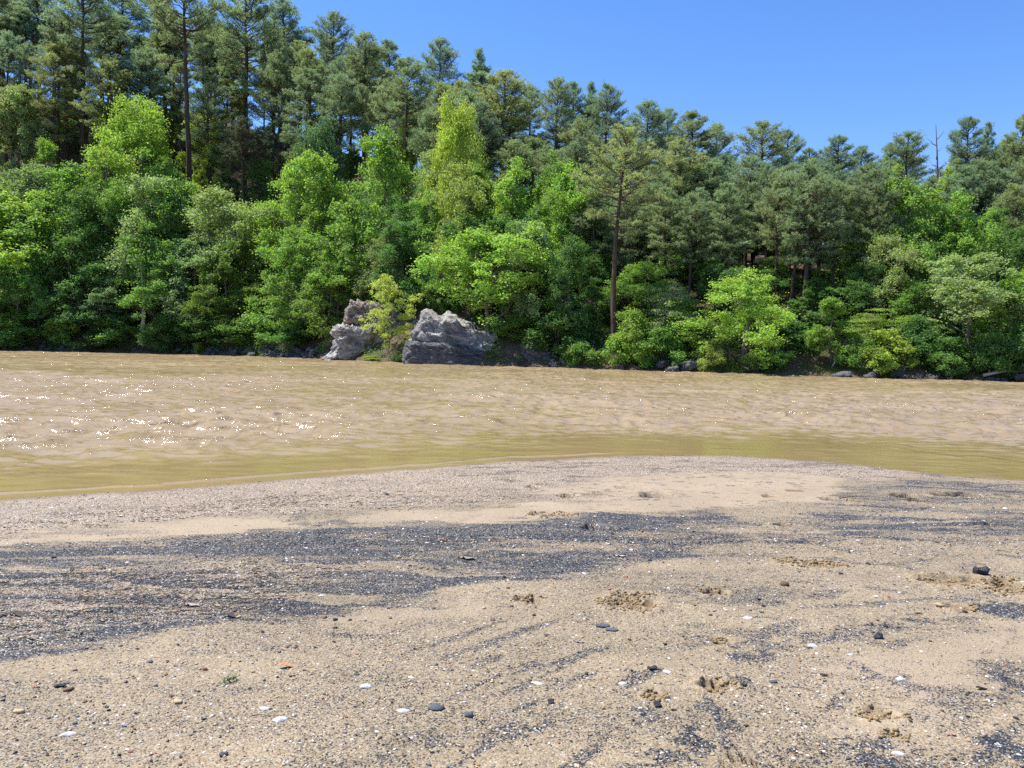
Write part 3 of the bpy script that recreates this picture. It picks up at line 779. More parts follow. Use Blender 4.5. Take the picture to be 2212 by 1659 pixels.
# ------------------------------------------------------------------ planting
G_MID = (.175, .32, .075); G_BRI = (.25, .41, .08); G_YEL = (.34, .45, .085); G_PALE = (.25, .36, .165); G_DEEP = (.105, .225, .06); G_OLI = (.29, .37, .10)
P_MID = (.255, .345, .17); P_BLU = (.23, .335, .195); P_OLI = (.29, .365, .155)
def spot(u, vtop, s):
    """foot of a tree whose top shows at (u, vtop), standing s metres behind the water's edge; and its height"""
    d = ray(u, vtop); lo, hi = 20, 260
    for _ in range(50):
        m = (lo + hi) / 2; k = m / d[1]; x = d[0] * k
        if m - float(bankY(x)) < s: lo = m
        else: hi = m
    k = hi / d[1]; x = float(d[0] * k); z = float(hillZ(x, s)); return x, hi, z, CAM_H + d[2] * k - z, hi
def tree(name, proto, u, vtop, s, wpx=None, col=G_MID, label=None, cat='tree', group=None, lean=(0, 0), hmax=60, hmin=1.0, cj=.12, rotz=None):
    x, y, z, h, D = spot(u, vtop, s)
    h = min(h, hmax)
    if h < hmin: return None
    tm, cm, H, R = proto
    sz = h / H
    sx = sz if wpx is None else (wpx * D / FPX / 2) / (R * 1.12)
    r = link(name, None, None, label, cat, group, loc=(x, y, z - .15), rot=(lean[0], lean[1], random.random() * 6.28 if rotz is None else rotz), scale=(sx, sx, sz))
    r.empty_display_size = .5
    link('trunk', tm, r); c = link('crown', cm, r)
    j = 1 + (random.random() - .5) * 2 * cj; j2 = 1 + (random.random() - .5) * cj
    c.color = (col[0] * j * j2, col[1] * j, col[2] * j / j2, 1)
    return r

SKY_L = [(-300, -80), (0, -60), (430, -10), (480, 0), (600, 10), (660, 40), (720, 32), (800, 78), (870, 120), (940, 85), (990, 130), (1030, 105), (1080, 155), (1180, 170),
         (1310, 185), (1345, 250), (1400, 220), (1530, 270), (1640, 262), (1720, 290), (1760, 330), (1810, 295), (1870, 310), (1950, 285), (2030, 330), (2090, 258),
         (2200, 250), (2500, 240)]
CAN_L = [(-300, 330), (0, 340), (100, 340), (200, 310), (300, 245), (400, 330), (470, 400), (560, 420), (620, 350), (700, 320), (760, 350), (820, 305), (920, 340),
         (985, 260), (1060, 340), (1150, 360), (1250, 375), (1320, 480), (1400, 540), (1500, 580), (1700, 590), (1800, 570), (1880, 480), (1930, 380), (2000, 440),
         (2070, 450), (2140, 490), (2212, 480), (2500, 470)]
fi = lambda T, u: float(np.interp(u, [a for a, b in T], [b for a, b in T]))

# pines on the skyline, each told apart
SKYP = [  # u, vtop, s, width px, proto, colour, label
    (-20, -50, 48, 150, 2, P_MID, 'tall grey-green pine cut by the left edge of the photo'),
    (85, -70, 52, 120, 0, P_BLU, 'hazy tall pine in the top left corner, second from the left edge'),
    (178, -60, 34, 150, 3, P_MID, 'tall pine with a long dark trunk showing sky on both sides, top left'),
    (262, -25, 54, 120, 1, P_BLU, 'thin open pine with sky showing through its crown, left of the three bare trunks'),
    (330, -35, 50, 120, 6, P_BLU, 'high-crowned pine whose bare trunk stands against the blue sky gap'),
    (402, -80, 26, 170, 3, P_MID, 'tallest pine on the left slope with a long bare grey trunk'),
    (455, 25, 55, 90, 1, P_BLU, 'small open pine in the first notch of skyline right of the tallest pine'),
    (530, -45, 38, 190, 2, P_MID, 'broad dense pine cut by the top edge of the photo, before the skyline drops'),
    (612, 0, 50, 150, 4, P_BLU, 'pine with an open top at the point where the skyline leaves the top edge'),
    (725, 30, 50, 120, 0, P_BLU, 'pine with dark rounded top standing clear right of the first big sky notch'),
    (790, 76, 46, 130, 2, P_MID, 'pine with layered upper limbs, right shoulder against open sky'),
    (838, 88, 54, 110, 4, P_BLU, 'round-topped pine crowded behind its layered neighbour on the skyline'),
    (878, 130, 33, 130, 3, P_MID, 'pine with dark straight trunk and fan of bare branches above the bright trees'),
    (952, 88, 50, 120, 2, P_BLU, 'wide pine with a pointed double top on the middle skyline'),
    (1036, 104, 56, 70, 5, P_BLU, 'narrow spire-shaped pine rising alone above the middle skyline'),
    (1092, 158, 40, 180, 2, P_OLI, 'very broad pine with spreading branches right of the narrow spire'),
    (1150, 190, 54, 90, 1, P_BLU, 'slight pine in the shadow of the very broad one'),
    (1205, 172, 38, 110, 0, P_MID, 'pine with clear dark trunk down to the bright green canopy, centre'),
    (1240, 178, 54, 90, 4, P_BLU, 'dense pine with rounded head on the centre skyline'),
    (1278, 176, 58, 55, 5, P_BLU, 'thin pine tip poking above the centre skyline'),
    (1312, 186, 50, 110, 2, P_BLU, 'dome-topped pine at the edge of the deep sky notch'),
    (1400, 222, 48, 130, 2, P_BLU, 'bushy pine right of the deep sky notch'),
    (1446, 236, 54, 90, 0, P_BLU, 'pine with flat shoulder behind the bushy one'),
    (1495, 240, 46, 130, 4, P_MID, 'full pine with even round crown on the right-hand half of skyline'),
    (1548, 270, 50, 110, 2, P_MID, 'lower pine with round top between two taller ones'),
    (1642, 264, 42, 140, 0, P_MID, 'pine with dark heavy trunk and many short limbs'),
    (1702, 284, 50, 110, 2, P_BLU, 'pine with a rounded head just left of the lowest skyline dip'),
    (1748, 322, 56, 70, 1, P_BLU, 'short pine down in the lowest skyline dip'),
    (1815, 295, 54, 95, 3, P_BLU, 'umbrella-headed pine right of the lowest skyline dip'),
    (1862, 318, 58, 80, 1, P_BLU, 'dark-blue pine right beside the umbrella-headed one'),
    (1925, 308, 56, 85, 5, P_BLU, 'pointed pine with feathery tip'),
    (1966, 286, 48, 120, 0, P_MID, 'broad-armed pine just left of the bare snag'),
    (2062, 330, 58, 60, 5, P_BLU, 'small pine just right of the bare snag'),
    (2096, 256, 46, 95, 3, P_BLU, 'tall pine with flat tiers of foliage above the right-hand trees'),
    (2136, 264, 56, 60, 5, P_BLU, 'slim pointed pine next to the tall tiered one'),
    (2176, 305, 54, 80, 1, P_BLU, 'ragged pine in the gap before the last tall one'),
    (2216, 248, 44, 110, 4, P_MID, 'last tall pine at the right edge of the photo')]
for u, v, s, wp, pi, col, lb in SKYP:
    tree('pine_tree', PINES[pi], u, v, s, wp * .95, col, lb, 'pine tree', 'pines along the skyline')
# pines lower on the slope
MIDP = [
    (30, 190, 30, 130, 2, P_OLI, 'pale olive pine at the left edge above the broadleaf canopy'),
    (128, 95, 32, 130, 4, P_OLI, 'full olive pine below the skyline near the left edge'),
    (235, 130, 30, 130, 2, P_OLI, 'wide olive pine below the top left corner trees'),
    (455, 150, 30, 110, 4, P_MID, 'mid slope pine left of the heavy dark double trunk'),
    (522, 255, 20, 110, 0, (.10, .12, .055), 'small brownish pine standing in the broadleaf canopy at left'),
    (600, 120, 32, 120, 2, P_MID, 'mid slope pine below the first big sky notch'),
    (665, 150, 30, 140, 4, P_MID, 'dense bottle-green pine above the pale blue-green tree'),
    (740, 165, 32, 120, 0, P_MID, 'pine with pale thin trunk above the bright left-centre tree'),
    (1010, 200, 32, 120, 2, P_MID, 'pine behind the yellow-green tree, middle of the slope'),
    (1255, 260, 30, 120, 2, P_OLI, 'olive pine below the dome-topped one'),
    (1470, 305, 24, 140, 2, P_OLI, 'large olive pine with visible fork above the big bare-trunked pine'),
    (1545, 345, 26, 120, 4, P_MID, 'soft green pine filling the slope right of centre'),
    (1622, 340, 22, 120, 0, P_MID, 'pine with slender dark trunk reaching the bright riverside tree'),
    (1690, 385, 16, 110, 3, P_MID, 'pine with straight trunk bare up to half its height, left of the open-branched one'),
    (1748, 360, 10, 170, 2, P_MID, 'open-branched pine with long dark trunk right behind the bright yellow-green tree'),
    (1880, 355, 14, 130, 3, P_MID, 'slim straight pine between the bright canopy and the flat-topped tree'),
    (1830, 400, 18, 110, 4, P_MID, 'dark pine standing left of the slim straight one'),
    (2110, 345, 26, 120, 0, P_MID, 'pine behind the bright green canopy at right'),
    (2190, 400, 20, 120, 2, P_OLI, 'olive pine at the right edge above the grey-green tree'),
    (2010, 385, 30, 100, 4, P_BLU, 'blue-green pine under the bare snag')]
for u, v, s, wp, pi, col, lb in MIDP:
    tree('pine_tree', PINES[pi], u, v, s, wp * .95, col, lb, 'pine tree', 'pines lower on the slope')
tree('pine_tree', pine(31, H=22, cb=.54, R=3.4, nb=58), 1338, 285, 3.0, 190, P_OLI, 'big pine at the water with a leaning bare trunk and wide crown', 'pine tree', lean=(0, rad(2.5)), rotz=0)

# broadleaf trees, front rows
BR = [
    (40, 425, 6, 260, 1, G_BRI, 'light green broadleaf tree at the left edge, leaning over the water'),
    (150, 365, 12, 230, 3, G_MID, 'rounded mid green tree above the pale one at the left edge'),
    (60, 350, 18, 200, 0, G_PALE, 'blue-green tree behind the light green one at the left edge'),
    (35, 190, 28, 120, 4, G_PALE, 'pale slender broadleaf tree high up at the left edge'),
    (300, 235, 20, 215, 2, G_BRI, 'tall bright green tree with pointed top standing above the left canopy'),
    (230, 420, 10, 200, 5, G_MID, 'dark-hollowed green tree left of the pale grey trunk'),
    (365, 400, 8, 210, 3, G_MID, 'dense green tree right of the pale grey trunk'),
    (440, 235, 34, 100, 4, G_YEL, 'yellow-green sapling lit among the dark pine trunks'),
    (490, 405, 9, 230, 0, G_PALE, 'soft grey-green dome above the left shore'),
    (575, 430, 12, 180, 5, G_BRI, 'yellowish low dome left of the bright round tree'),
    (668, 325, 14, 200, 0, G_BRI, 'bright round-headed tree with a vivid green top left of centre'),
    (690, 278, 24, 150, 2, (.12, .22, .10), 'pale blue-green tree peeking over the bright round-headed one'),
    (640, 500, 5, 210, 3, G_MID, 'leafy green tree hanging over the left boulders'),
    (735, 470, 6, 170, 1, G_MID, 'green tree at the left end of the rock outcrop'),
    (825, 293, 14, 210, 3, G_BRI, 'tall bright green tree above the small yellow one'),
    (870, 470, 9, 180, 5, G_DEEP, 'dark green tree behind the small yellow one'),
    (985, 240, 17, 165, 2, G_YEL, 'yellow-green tree with the highest broadleaf crown in the middle'),
    (1010, 345, 11, 180, 0, G_OLI, 'olive-yellow tree with a dark crooked trunk in the middle'),
    (930, 420, 12, 120, 4, G_MID, 'narrow green tree left of the olive-yellow one'),
    (1105, 365, 13, 180, 1, G_BRI, 'fresh green tree right of the olive-yellow one'),
    (1150, 470, 7, 170, 5, G_PALE, 'pale whitish-green tree behind the overhanging one'),
    (1235, 370, 14, 150, 0, G_BRI, 'fresh green tree left of the big leaning pine'),
    (1235, 520, 4, 150, 3, G_DEEP, 'deep green tree in shade left of the leaning pine trunk'),
    (1062, 492, 4.0, 290, 8, G_BRI, 'wide green tree overhanging the grey rock'),
    (1390, 560, 8, 170, 5, G_MID, 'green tree in the shade right of the leaning pine trunk'),
    (1500, 440, 22, 130, 4, G_MID, 'small green tree lit between the pines right of centre'),
    (1600, 575, 10, 150, 0, G_DEEP, 'shaded green tree behind the bright yellow-green one'),
    (1612, 588, 1.4, 245, 7, (.36, .53, .10), 'bright yellow-green riverside tree with two dark stems'),
    (1670, 560, 14, 150, 3, G_MID, 'green tree between the two long dark pine trunks'),
    (1925, 370, 26, 110, 1, G_YEL, 'lime green tree high up left of the snag'),
    (1930, 485, 12, 160, 0, G_MID, 'layered soft green tree left of the vivid green one'),
    (2065, 455, 16, 190, 3, G_BRI, 'vivid green tree above the big grey-green one at right'),
    (2040, 365, 30, 90, 4, G_YEL, 'small lime green tree just right of the snag foot'),
    (2100, 540, 4, 270, 5, G_PALE, 'big grey-green tree with pale leaves at the right shore'),
    (1990, 610, 6, 140, 3, G_MID, 'green tree at the left flank of the big grey-green one'),
    (2200, 590, 4, 150, 1, G_BRI, 'yellowish green tree at the right edge of the shore'),
    (1880, 560, 9, 150, 5, G_DEEP, 'dark layered tree behind the flat-topped one'),
    (1780, 600, 9, 130, 4, G_DEEP, 'dark tree behind the slender sapling at right')]
for u, v, s, wp, pi, col, lb in BR:
    tree('broadleaf_tree', BROAD[pi], u, v, s, wp * 1.0, col, lb, 'tree', 'broadleaf trees on the far bank')
tree('broadleaf_tree', broadleaf(41, 9, .2, 2.4, 12, 9, 120, .15, .08, (.28, .5), (.12, .24), .5, stems=2, cull=-.2), 842, 583, .35, 112, (.42, .54, .16), 'small yellow tree with thin stems in front of the rock outcrop', 'tree')
tree('broadleaf_tree', broadleaf(42, 6, .5, 3.2, 9, 7, 120, .14, .06, (.25, .4), (.14, .26), .22, M_BARK_D, 3, cull=-.3), 1890, 668, 2.5, 190, (.25, .37, .06), 'flat-topped tree with crooked branches and feathery leaves', 'tree')
tree('broadleaf_tree', broadleaf(43, 7, .1, 1.3, 9, 8, 90, .15, .09, (.35, .55), (.2, .34), cull=-.3), 1800, 640, 1.6, 80, G_BRI, 'slender leafy sapling left of the flat-topped tree', 'tree')
tree('broadleaf_tree', broadleaf(44, 9, .25, 2.6, 9, 7, 60, .15, .08, (.3, .5), (.14, .26), .5, M_BARK_D, 2), 1450, 600, 3, 130, G_PALE, 'thin half-bare tree with twiggy grey branches right of the leaning pine', 'tree')

def tree_h(u, s, h, wpx, proto, col, label, group):
    x, y, z, hh, D = spot(u, 400, s)
    d = ray(u, 400); vt = pix((x, y, z + h))[1]
    return tree('broadleaf_tree', proto, u, vt, s, wpx, col, label, 'tree', group, cj=.25)
# trees filling the slope between
PZ = [(-2000, 560, 'left-hand third of the slope'), (560, 1260, 'middle third of the slope'), (1260, 4000, 'right-hand third of the slope')]
def zone(u): return [z for a, b, z in PZ if a <= u < b][0]
for s in (26, 36, 46, 56):
    for u in np.arange(-250, 2480, 46):
        uu = u + random.uniform(-28, 28); vt = fi(SKY_L, uu) + random.uniform(25, 130) + (56 - s) * 2.2
        x, y, z, h, D = spot(uu, vt, s)
        if h < 9 or h > 30 or (s == 26 and uu < 900): continue
        tree('pine_tree', PINES[random.choice([0, 1, 1, 2, 3, 3, 6, 7, 8, 8, 9, 9] if uu < 1250 else [0, 1, 2, 2, 4, 7, 7, 9])], uu, vt, s, random.uniform(72, 108), random.choice([P_MID, P_BLU, P_OLI]), 'pine half hidden among other pines on the ' + zone(uu), 'pine tree', 'hidden pines on the ' + zone(uu))
for s in (12, 18, 24, 30):
    for u in np.arange(1290, 1900, 74):
        uu = u + random.uniform(-30, 30); vt = random.uniform(330, 450) + (30 - s) * 2
        x, y, z, h, D = spot(uu, vt, s)
        if h < 8: continue
        tree('pine_tree', PINES[random.choice([0, 2, 2, 4, 7])], uu, vt, s, random.uniform(95, 135), random.choice([P_MID, P_BLU, P_MID]), 'pine half hidden among other pines on the ' + zone(uu), 'pine tree', 'hidden pines on the ' + zone(uu))
for s in (9, 16, 23, 31):
    for u in np.arange(-250, 2480, 84):
        uu = u + random.uniform(-36, 36); vt = fi(CAN_L, uu) + random.uniform(30, 150) + max(0, 16 - s) * 9
        if s > 23: vt = min(vt, fi(CAN_L, uu) + 50)
        x, y, z, h, D = spot(uu, vt, s)
        if h < 4 or h > 24: continue
        tree('broadleaf_tree', random.choice(BROAD), uu, vt, s, None if h > 8 else 120, random.choice([G_MID, G_BRI, G_DEEP, G_PALE, G_MID]), 'green tree half hidden among other broadleaf trees on the ' + zone(uu), 'tree', 'hidden broadleaf trees on the ' + zone(uu), cj=.25)

for s in (14, 21, 29, 38):
    for u in np.arange(1210, 2480, 66):
        uu = u + random.uniform(-28, 28); vt = fi(CAN_L, uu) + random.uniform(-30, 100) + (14 - s) * 1.0
        if 1320 < uu < 1860: vt = max(vt, random.uniform(470, 600))
        x, y, z, h, D = spot(uu, vt, s)
        h = min(h, 15)
        if h < 3.5: continue
        tree('broadleaf_tree', random.choice(BROAD), uu, vt, s, None if h > 8 else 110, random.choice([G_MID, G_DEEP, G_DEEP, G_MID, G_BRI]), 'green tree half hidden among other broadleaf trees on the ' + zone(uu), 'tree', 'hidden broadleaf trees on the ' + zone(uu), cj=.25, hmax=15)
for u in np.arange(-120, 760, 68):
    uu = u + random.uniform(-24, 24)
    tree('broadleaf_tree', BROAD[random.choice([1, 3, 5, 7])], uu, random.uniform(510, 620), random.uniform(2.5, 5), random.uniform(130, 190), random.choice([G_MID, G_DEEP, G_MID, G_PALE]), 'low green tree hanging over the shaded water line of the left shore', 'tree', 'low trees hanging over the left shore', cj=.25)

for s in (32, 42, 54):
    for u in np.arange(-120, 2340, 88):
        uu = u + random.uniform(-26, 26)
        tree_h(uu, s + random.uniform(-2, 2), random.uniform(4, 9), random.uniform(55, 100), random.choice(BROAD), random.choice([G_MID, G_BRI, G_DEEP, G_YEL, G_MID]), 'small sapling lit green under the pines on the ' + zone(uu), 'saplings under the pines on the ' + zone(uu))
for u, v, s_, wp, c_, lb in ((455, 300, 30, 70, G_YEL, 'lime sapling between two dark pine trunks above the left canopy'), (100, 290, 24, 90, G_BRI, 'fresh green sapling under the wide olive pine at left'),
                             (560, 335, 24, 100, G_MID, 'green sapling crown beside the small brownish pine'), (235, 320, 24, 100, G_BRI, 'light sapling tucked behind the tall pointed bright tree'),
                             (880, 255, 34, 60, G_YEL, 'lime sapling behind the straight dark pine trunk in the middle')):
    tree('broadleaf_tree', BROAD[random.choice([1, 4, 9])], u, v, s_, wp, c_, lb, 'tree')

# dead snag and pale shaded trunk
def snag_mesh(seed, H, nb, mat, r0=.012):
    rng = np.random.default_rng(seed); a = Acc()
    f = np.linspace(0, 1, 10)
    P = np.stack([.02 * H * np.sin(f * 4), .01 * H * np.sin(f * 6), H * f], -1)
    a.tube(P, (r0 * (1 - f) + .002) * H, 7)
    for i in range(nb):
        z = H * (.45 + .5 * i / nb); az = i * 2.4; L = H * (.05 + .09 * rng.random()) * (1.3 - i / nb)
        b = np.array([0, 0, z]); e = b + np.array([math.cos(az) * L, math.sin(az) * L, L * .9])
        a.tube(curve(b, e, -.1, 4, rng), np.linspace(.0035, .001, 4) * H, 4)
    return a.mesh('trunk', mat, True)
x, y, z, h, D = spot(2026, 268, 42)
link('dead_tree', snag_mesh(3, h, 11, M_BARK_D), None, 'bare leafless snag with short upturned branches against the sky', 'dead tree', loc=(x, y, z - .1))
x, y, z, h, D = spot(305, 520, 2.5)
r = link('dead_tree', snag_mesh(5, h, 7, M_BARK_PALE, .022), None, 'pale grey straight trunk standing in shade at the left shore', 'dead tree', loc=(x, y, z - .1))
x, y, z, h, D = spot(1758, 742, .6)
ac = Acc(); rg_ = np.random.default_rng(8)
ac.tube(curve((0, 0, 0), (.4, 0, 1.6), .05, 5, rg_), np.linspace(.07, .04, 5), 6)
ac.tube(curve((.4, 0, 1.6), (-1.6, .2, 2.6), .08, 6, rg_), np.linspace(.045, .03, 6), 5)
ac.tube(curve((.4, 0, 1.6), (1.0, -.2, 2.5), .05, 5, rg_), np.linspace(.035, .015, 5), 5)
ac.tube(curve((-.4, 0, 2.1), (-.9, .3, 2.1), -.1, 4, rg_), np.linspace(.025, .012, 4), 4)
link('dead_branch', ac.mesh('dead_branch', M_BARK_PALE, True), None, 'white dead branch sticking up from the bank beside the slender sapling', 'branch', loc=(x + 1.6, y, z))

# shrubs along the far bank
SH = [
    (30, 690, 2, 150, 0, G_MID, 'green bush low over the water at the left edge'),
    (135, 690, 1.5, 80, 2, G_BRI, 'fresh green bush sticking out over the left shore'),
    (210, 720, 1.5, 120, 1, G_DEEP, 'dark bush on the left bank'),
    (255, 690, 3, 110, 0, G_MID, 'bush just left of the pale grey trunk foot'),
    (360, 690, 2, 130, 1, G_DEEP, 'dark bush just right of the pale grey trunk foot'),
    (428, 740, .3, 22, 2, G_YEL, 'tiny yellow-green bush at the left waterline'),
    (460, 680, 3, 140, 0, G_DEEP, 'shadowed bush above the left end of the boulders'),
    (560, 690, 3, 140, 1, G_MID, 'bush above the middle of the boulders'),
    (650, 700, 3, 130, 0, G_DEEP, 'dark bush above the right end of the boulders'),
    (742, 745, .3, 24, 2, G_BRI, 'tiny bright bush at the foot of the left rock'),
    (880, 765, .2, 60, 1, G_MID, 'low bush at the water below the dark cleft'),
    (810, 768, .2, 60, 1, G_OLI, 'low grassy bush at the foot of the small yellow tree'),
    (1120, 690, 5, 130, 1, G_MID, 'bush spilling over the right part of the rock'),
    (1210, 690, 2.5, 130, 0, G_DEEP, 'shaded bush beyond the right end of the rock'),
    (1255, 745, 1, 90, 1, G_MID, 'low bush at the waterline left of the leaning pine'),
    (1365, 690, 1.4, 100, 0, G_BRI, 'rounded leafy bush just right of the leaning pine foot'),
    (1430, 720, 1.5, 110, 1, G_MID, 'bush below the half-bare tree'),
    (1470, 660, 5, 120, 0, G_MID, 'taller bush behind the half-bare tree'),
    (1535, 745, .8, 80, 1, G_OLI, 'low weedy bush left of the two dark stems'),
    (1660, 755, 1.0, 80, 1, G_MID, 'low bush right of the two dark stems'),
    (1700, 700, 5, 110, 0, G_DEEP, 'dark bush in shade right of the bright riverside tree'),
    (1850, 735, 1.4, 90, 1, G_MID, 'bush under the flat-topped tree'),
    (1915, 725, 1.2, 110, 0, G_YEL, 'lit yellow-green bush right of the flat-topped tree'),
    (1980, 700, 2.5, 120, 1, G_DEEP, 'dark bush left of the big grey-green tree foot'),
    (2060, 740, 1.2, 110, 0, G_DEEP, 'dark bush below the big grey-green tree'),
    (2150, 735, 1.2, 120, 1, G_MID, 'bush near the right edge of the shore'),
    (2225, 720, 1.2, 110, 0, G_DEEP, 'bush cut by the right edge of the photo')]
for u, v, s, wp, pi, col, lb in SH:
    tree('shrub', SHRUBS[pi], u, v, s, wp, col, lb, 'bush', 'bushes along the far bank', hmin=.3)

# undergrowth on the bank and slope: nobody could count it
rng = np.random.default_rng(77)
m = 110000
ux = rng.uniform(-95, 95, m); us = np.abs(rng.normal(size=m)) * 9 + .3
cl = fbm2(ux / 2.2, us / 2.2, 131, 3)
kp = cl > -.05
ux, us, cl = ux[kp], us[kp], cl[kp]
uz = hillZ(ux, us) + rng.random(len(ux)) ** 1.5 * np.clip(.35 + 1.8 * cl, .15, 2.2)
V, T = leaves(np.stack([ux, bankY(ux) + us, uz], -1), rng.normal(size=(len(ux), 3)) * .6 + np.array([0, -.1, .6]), .22, .13, rng)
o = link('undergrowth', mk('undergrowth', V, T, M_LEAF), None, 'low leafy undergrowth covering the far bank under the trees', 'undergrowth', kind='stuff'); o.color = (.11, .24, .05, 1)
# grass at the right hand landing
m = 9000
gu = rng.uniform(1200, 1960, m); xs_ = (gu - 1106) / FPX * 68; gs = rng.random(m) ** 1.4 * 2.2 + .05
cl = fbm2(xs_ / 1.5, gs / .8, 141, 2); kp = cl > -.1; xs_, gs = xs_[kp], gs[kp]; m = len(gs)
b0 = np.stack([xs_, bankY(xs_) + gs, hillZ(xs_, gs) - .02], -1); az = rng.random(m) * 6.28
hh_ = .18 + .35 * rng.random(m)
tip = b0 + np.stack([np.cos(az) * hh_ * .4, np.sin(az) * hh_ * .4, hh_], -1); pr = np.stack([np.sin(az), -np.cos(az), az * 0], -1) * .02
V = np.stack([b0 - pr, b0 + pr, tip], 1).reshape(-1, 3)
o = link('grass', mk('grass', V, np.arange(len(V)).reshape(-1, 3), M_LEAF), None, 'short green grass at the foot of the far right bank', 'grass', kind='stuff'); o.color = (.13, .2, .05, 1)

# ------------------------------------------------------------------ rocks
def ico(sub):
    import bmesh
    bm = bmesh.new(); bmesh.ops.create_icosphere(bm, subdivisions=sub, radius=1)
    V = np.array([v.co[:] for v in bm.verts]); F = np.array([[v.index for v in f.verts] for f in bm.faces]); bm.free(); return V, F
ICO = {k: ico(k) for k in (2, 3, 6)}
def rock(name, dims, seed, sub=6, power=.45, strata=.0, rough=.22, tilt=(.1, .25), sc=1.0, mat=None, shear=None, smooth=False):
    V, F = ICO[sub]
    W = np.sign(V) * np.abs(V) ** power; W = W / (np.max(np.abs(W), axis=1)[:, None] ** .35)
    P = W * np.array(dims)
    d = unit(W)
    k = sc / max(dims) * 2.2
    a = fbm3(P[:, 0] * k, P[:, 1] * k, P[:, 2] * k, seed, 5, .55)
    cre = 1 - np.abs(fbm3(P[:, 0] * k * 1.3, P[:, 1] * k * 1.3, P[:, 2] * k * 2.2, seed + 40, 4, .6)) * 2
    disp = rough * a - rough * .3 * np.clip(cre, 0, 1) ** 4 + rough * .5 * np.round(fbm3(P[:, 0] * k * .9, P[:, 1] * k * .9, P[:, 2] * k * 2.0, seed + 50, 2) * 3) / 3
    if strata:
        hgt = P[:, 2] + tilt[1] * P[:, 0] + tilt[0] * P[:, 1] + .35 * fbm3(P[:, 0] * k * .7, P[:, 1] * k * .7, P[:, 2] * k * .7, seed + 9, 3)
        for fr, am in ((1.4, 1.0), (3.4, .55), (7.0, .3)):
            q = hgt * fr + seed; q = q - np.floor(q)
            disp = disp + strata * am * (np.abs(q - .5) * 2 - .5) * (.5 + .8 * np.abs(n3(P[:, 0] * .6, P[:, 1] * .6, hgt * fr, seed + 3)))
    P = P + d * (disp * np.mean(dims))[:, None]
    if shear is not None: P[:, 0] += shear * P[:, 2]
    return mk(name, P, F, mat or M_ROCK, smooth)
def at_px(u, v, D):
    d = ray(u, v); k = D / d[1]; return EYE + d * k
PXM = lambda D: D / FPX
def put_rock(name, u0, u1, v0, v1, s, depth, seed, label, cat='rock', roty=0, group=None, **kw):
    uc, vc = (u0 + u1) / 2, (v0 + v1) / 2
    d = ray(uc, vc); x, D, *_ = spot(uc, vc, s)
    wv, hv = (u1 - u0) * PXM(D) / 2, (v1 - v0) * PXM(D) / 2
    p = at_px(uc, vc, D + depth)
    p = p * 1.0
    return link(name, rock(name, (wv, depth, hv), seed, **kw), None, label, cat, group, loc=p, rot=(0, roty, 0))
put_rock('rock_outcrop', 720, 846, 698, 786, .8, 3.0, 4, 'pale grey rock bluff left of the small yellow tree', strata=.02, rough=.3, power=.6)
put_rock('rock_ledge', 755, 868, 658, 706, 3.6, 3.0, 5, 'brownish overhanging ledge on top of the left rock bluff', mat=M_ROCK_B, strata=.05, rough=.25, power=.55, roty=rad(9))
put_rock('rock_outcrop', 895, 1105, 704, 800, 1.4, 3.0, 8, 'large grey cracked rock face sloping down into the water', strata=.04, rough=.3, power=.6, roty=rad(17))
put_rock('rock_shelf', 880, 1135, 755, 805, .2, 1.8, 11, 'low dark rock shelf at the foot of the cracked face', strata=.08, power=.5, roty=rad(6), mat=M_BOULDER)
put_rock('rock_back_wall', 820, 915, 690, 780, 5.5, 2.0, 12, 'dark brown rock in the cleft behind the small yellow tree', mat=M_ROCK_B, power=.5)
put_rock('rock_slab', 1128, 1205, 740, 790, 1.2, 1.2, 14, 'tilted layered slab right of the cracked rock face', strata=.12, power=.5, roty=rad(32), mat=M_BOULDER)
BO = [rock('boulder', (1, .8, .65), 60 + i, 3, .75, .03, .28, sc=1.2, mat=M_BOULDER) for i in range(6)]
rb = random.Random(3)
def boulder(u, s, size, label, group, dz=0.0, sx=1.0):
    d = ray(u, 780); k = 1.0
    lo, hi = 20, 200
    for _ in range(40):
        mdl = (lo + hi) / 2; x = d[0] * mdl / d[1]
        if mdl - float(bankY(x)) < s: lo = mdl
        else: hi = mdl
    z = max(0.0, float(hillZ(x, s)))
    link('boulder', rb.choice(BO), None, label, 'boulder', group, loc=(x, hi, z + size * .15 + dz), rot=(rb.uniform(-.4, .4), rb.uniform(-.4, .4), rb.uniform(0, 6.28)), scale=(size * sx, size, size * rb.uniform(.7, 1.1)))
for i in range(95):
    u = 720 - 270 * rb.random() ** 1.1
    boulder(u, rb.uniform(-.3, 2.6), rb.uniform(.22, .62), 'grey boulder in the pile along the left shore before the rock bluff', 'boulders piled on the left shore')
for i in range(45):
    boulder(rb.uniform(-40, 450), rb.uniform(-.2, 1.2), rb.uniform(.15, .45), 'small stone at the shaded waterline of the left bank', 'stones along the shaded left bank')
for i in range(22):
    boulder(rb.uniform(1180, 1250), rb.uniform(0, 2.4), rb.uniform(.2, .5), 'pale stone heaped just right of the tilted slab', 'stones heaped right of the slab')
for i in range(18):
    boulder(rb.uniform(1930, 2230), rb.uniform(-.2, .8), rb.uniform(.15, .4), 'dark stone under the overhanging trees of the right shore', 'stones along the right shore')
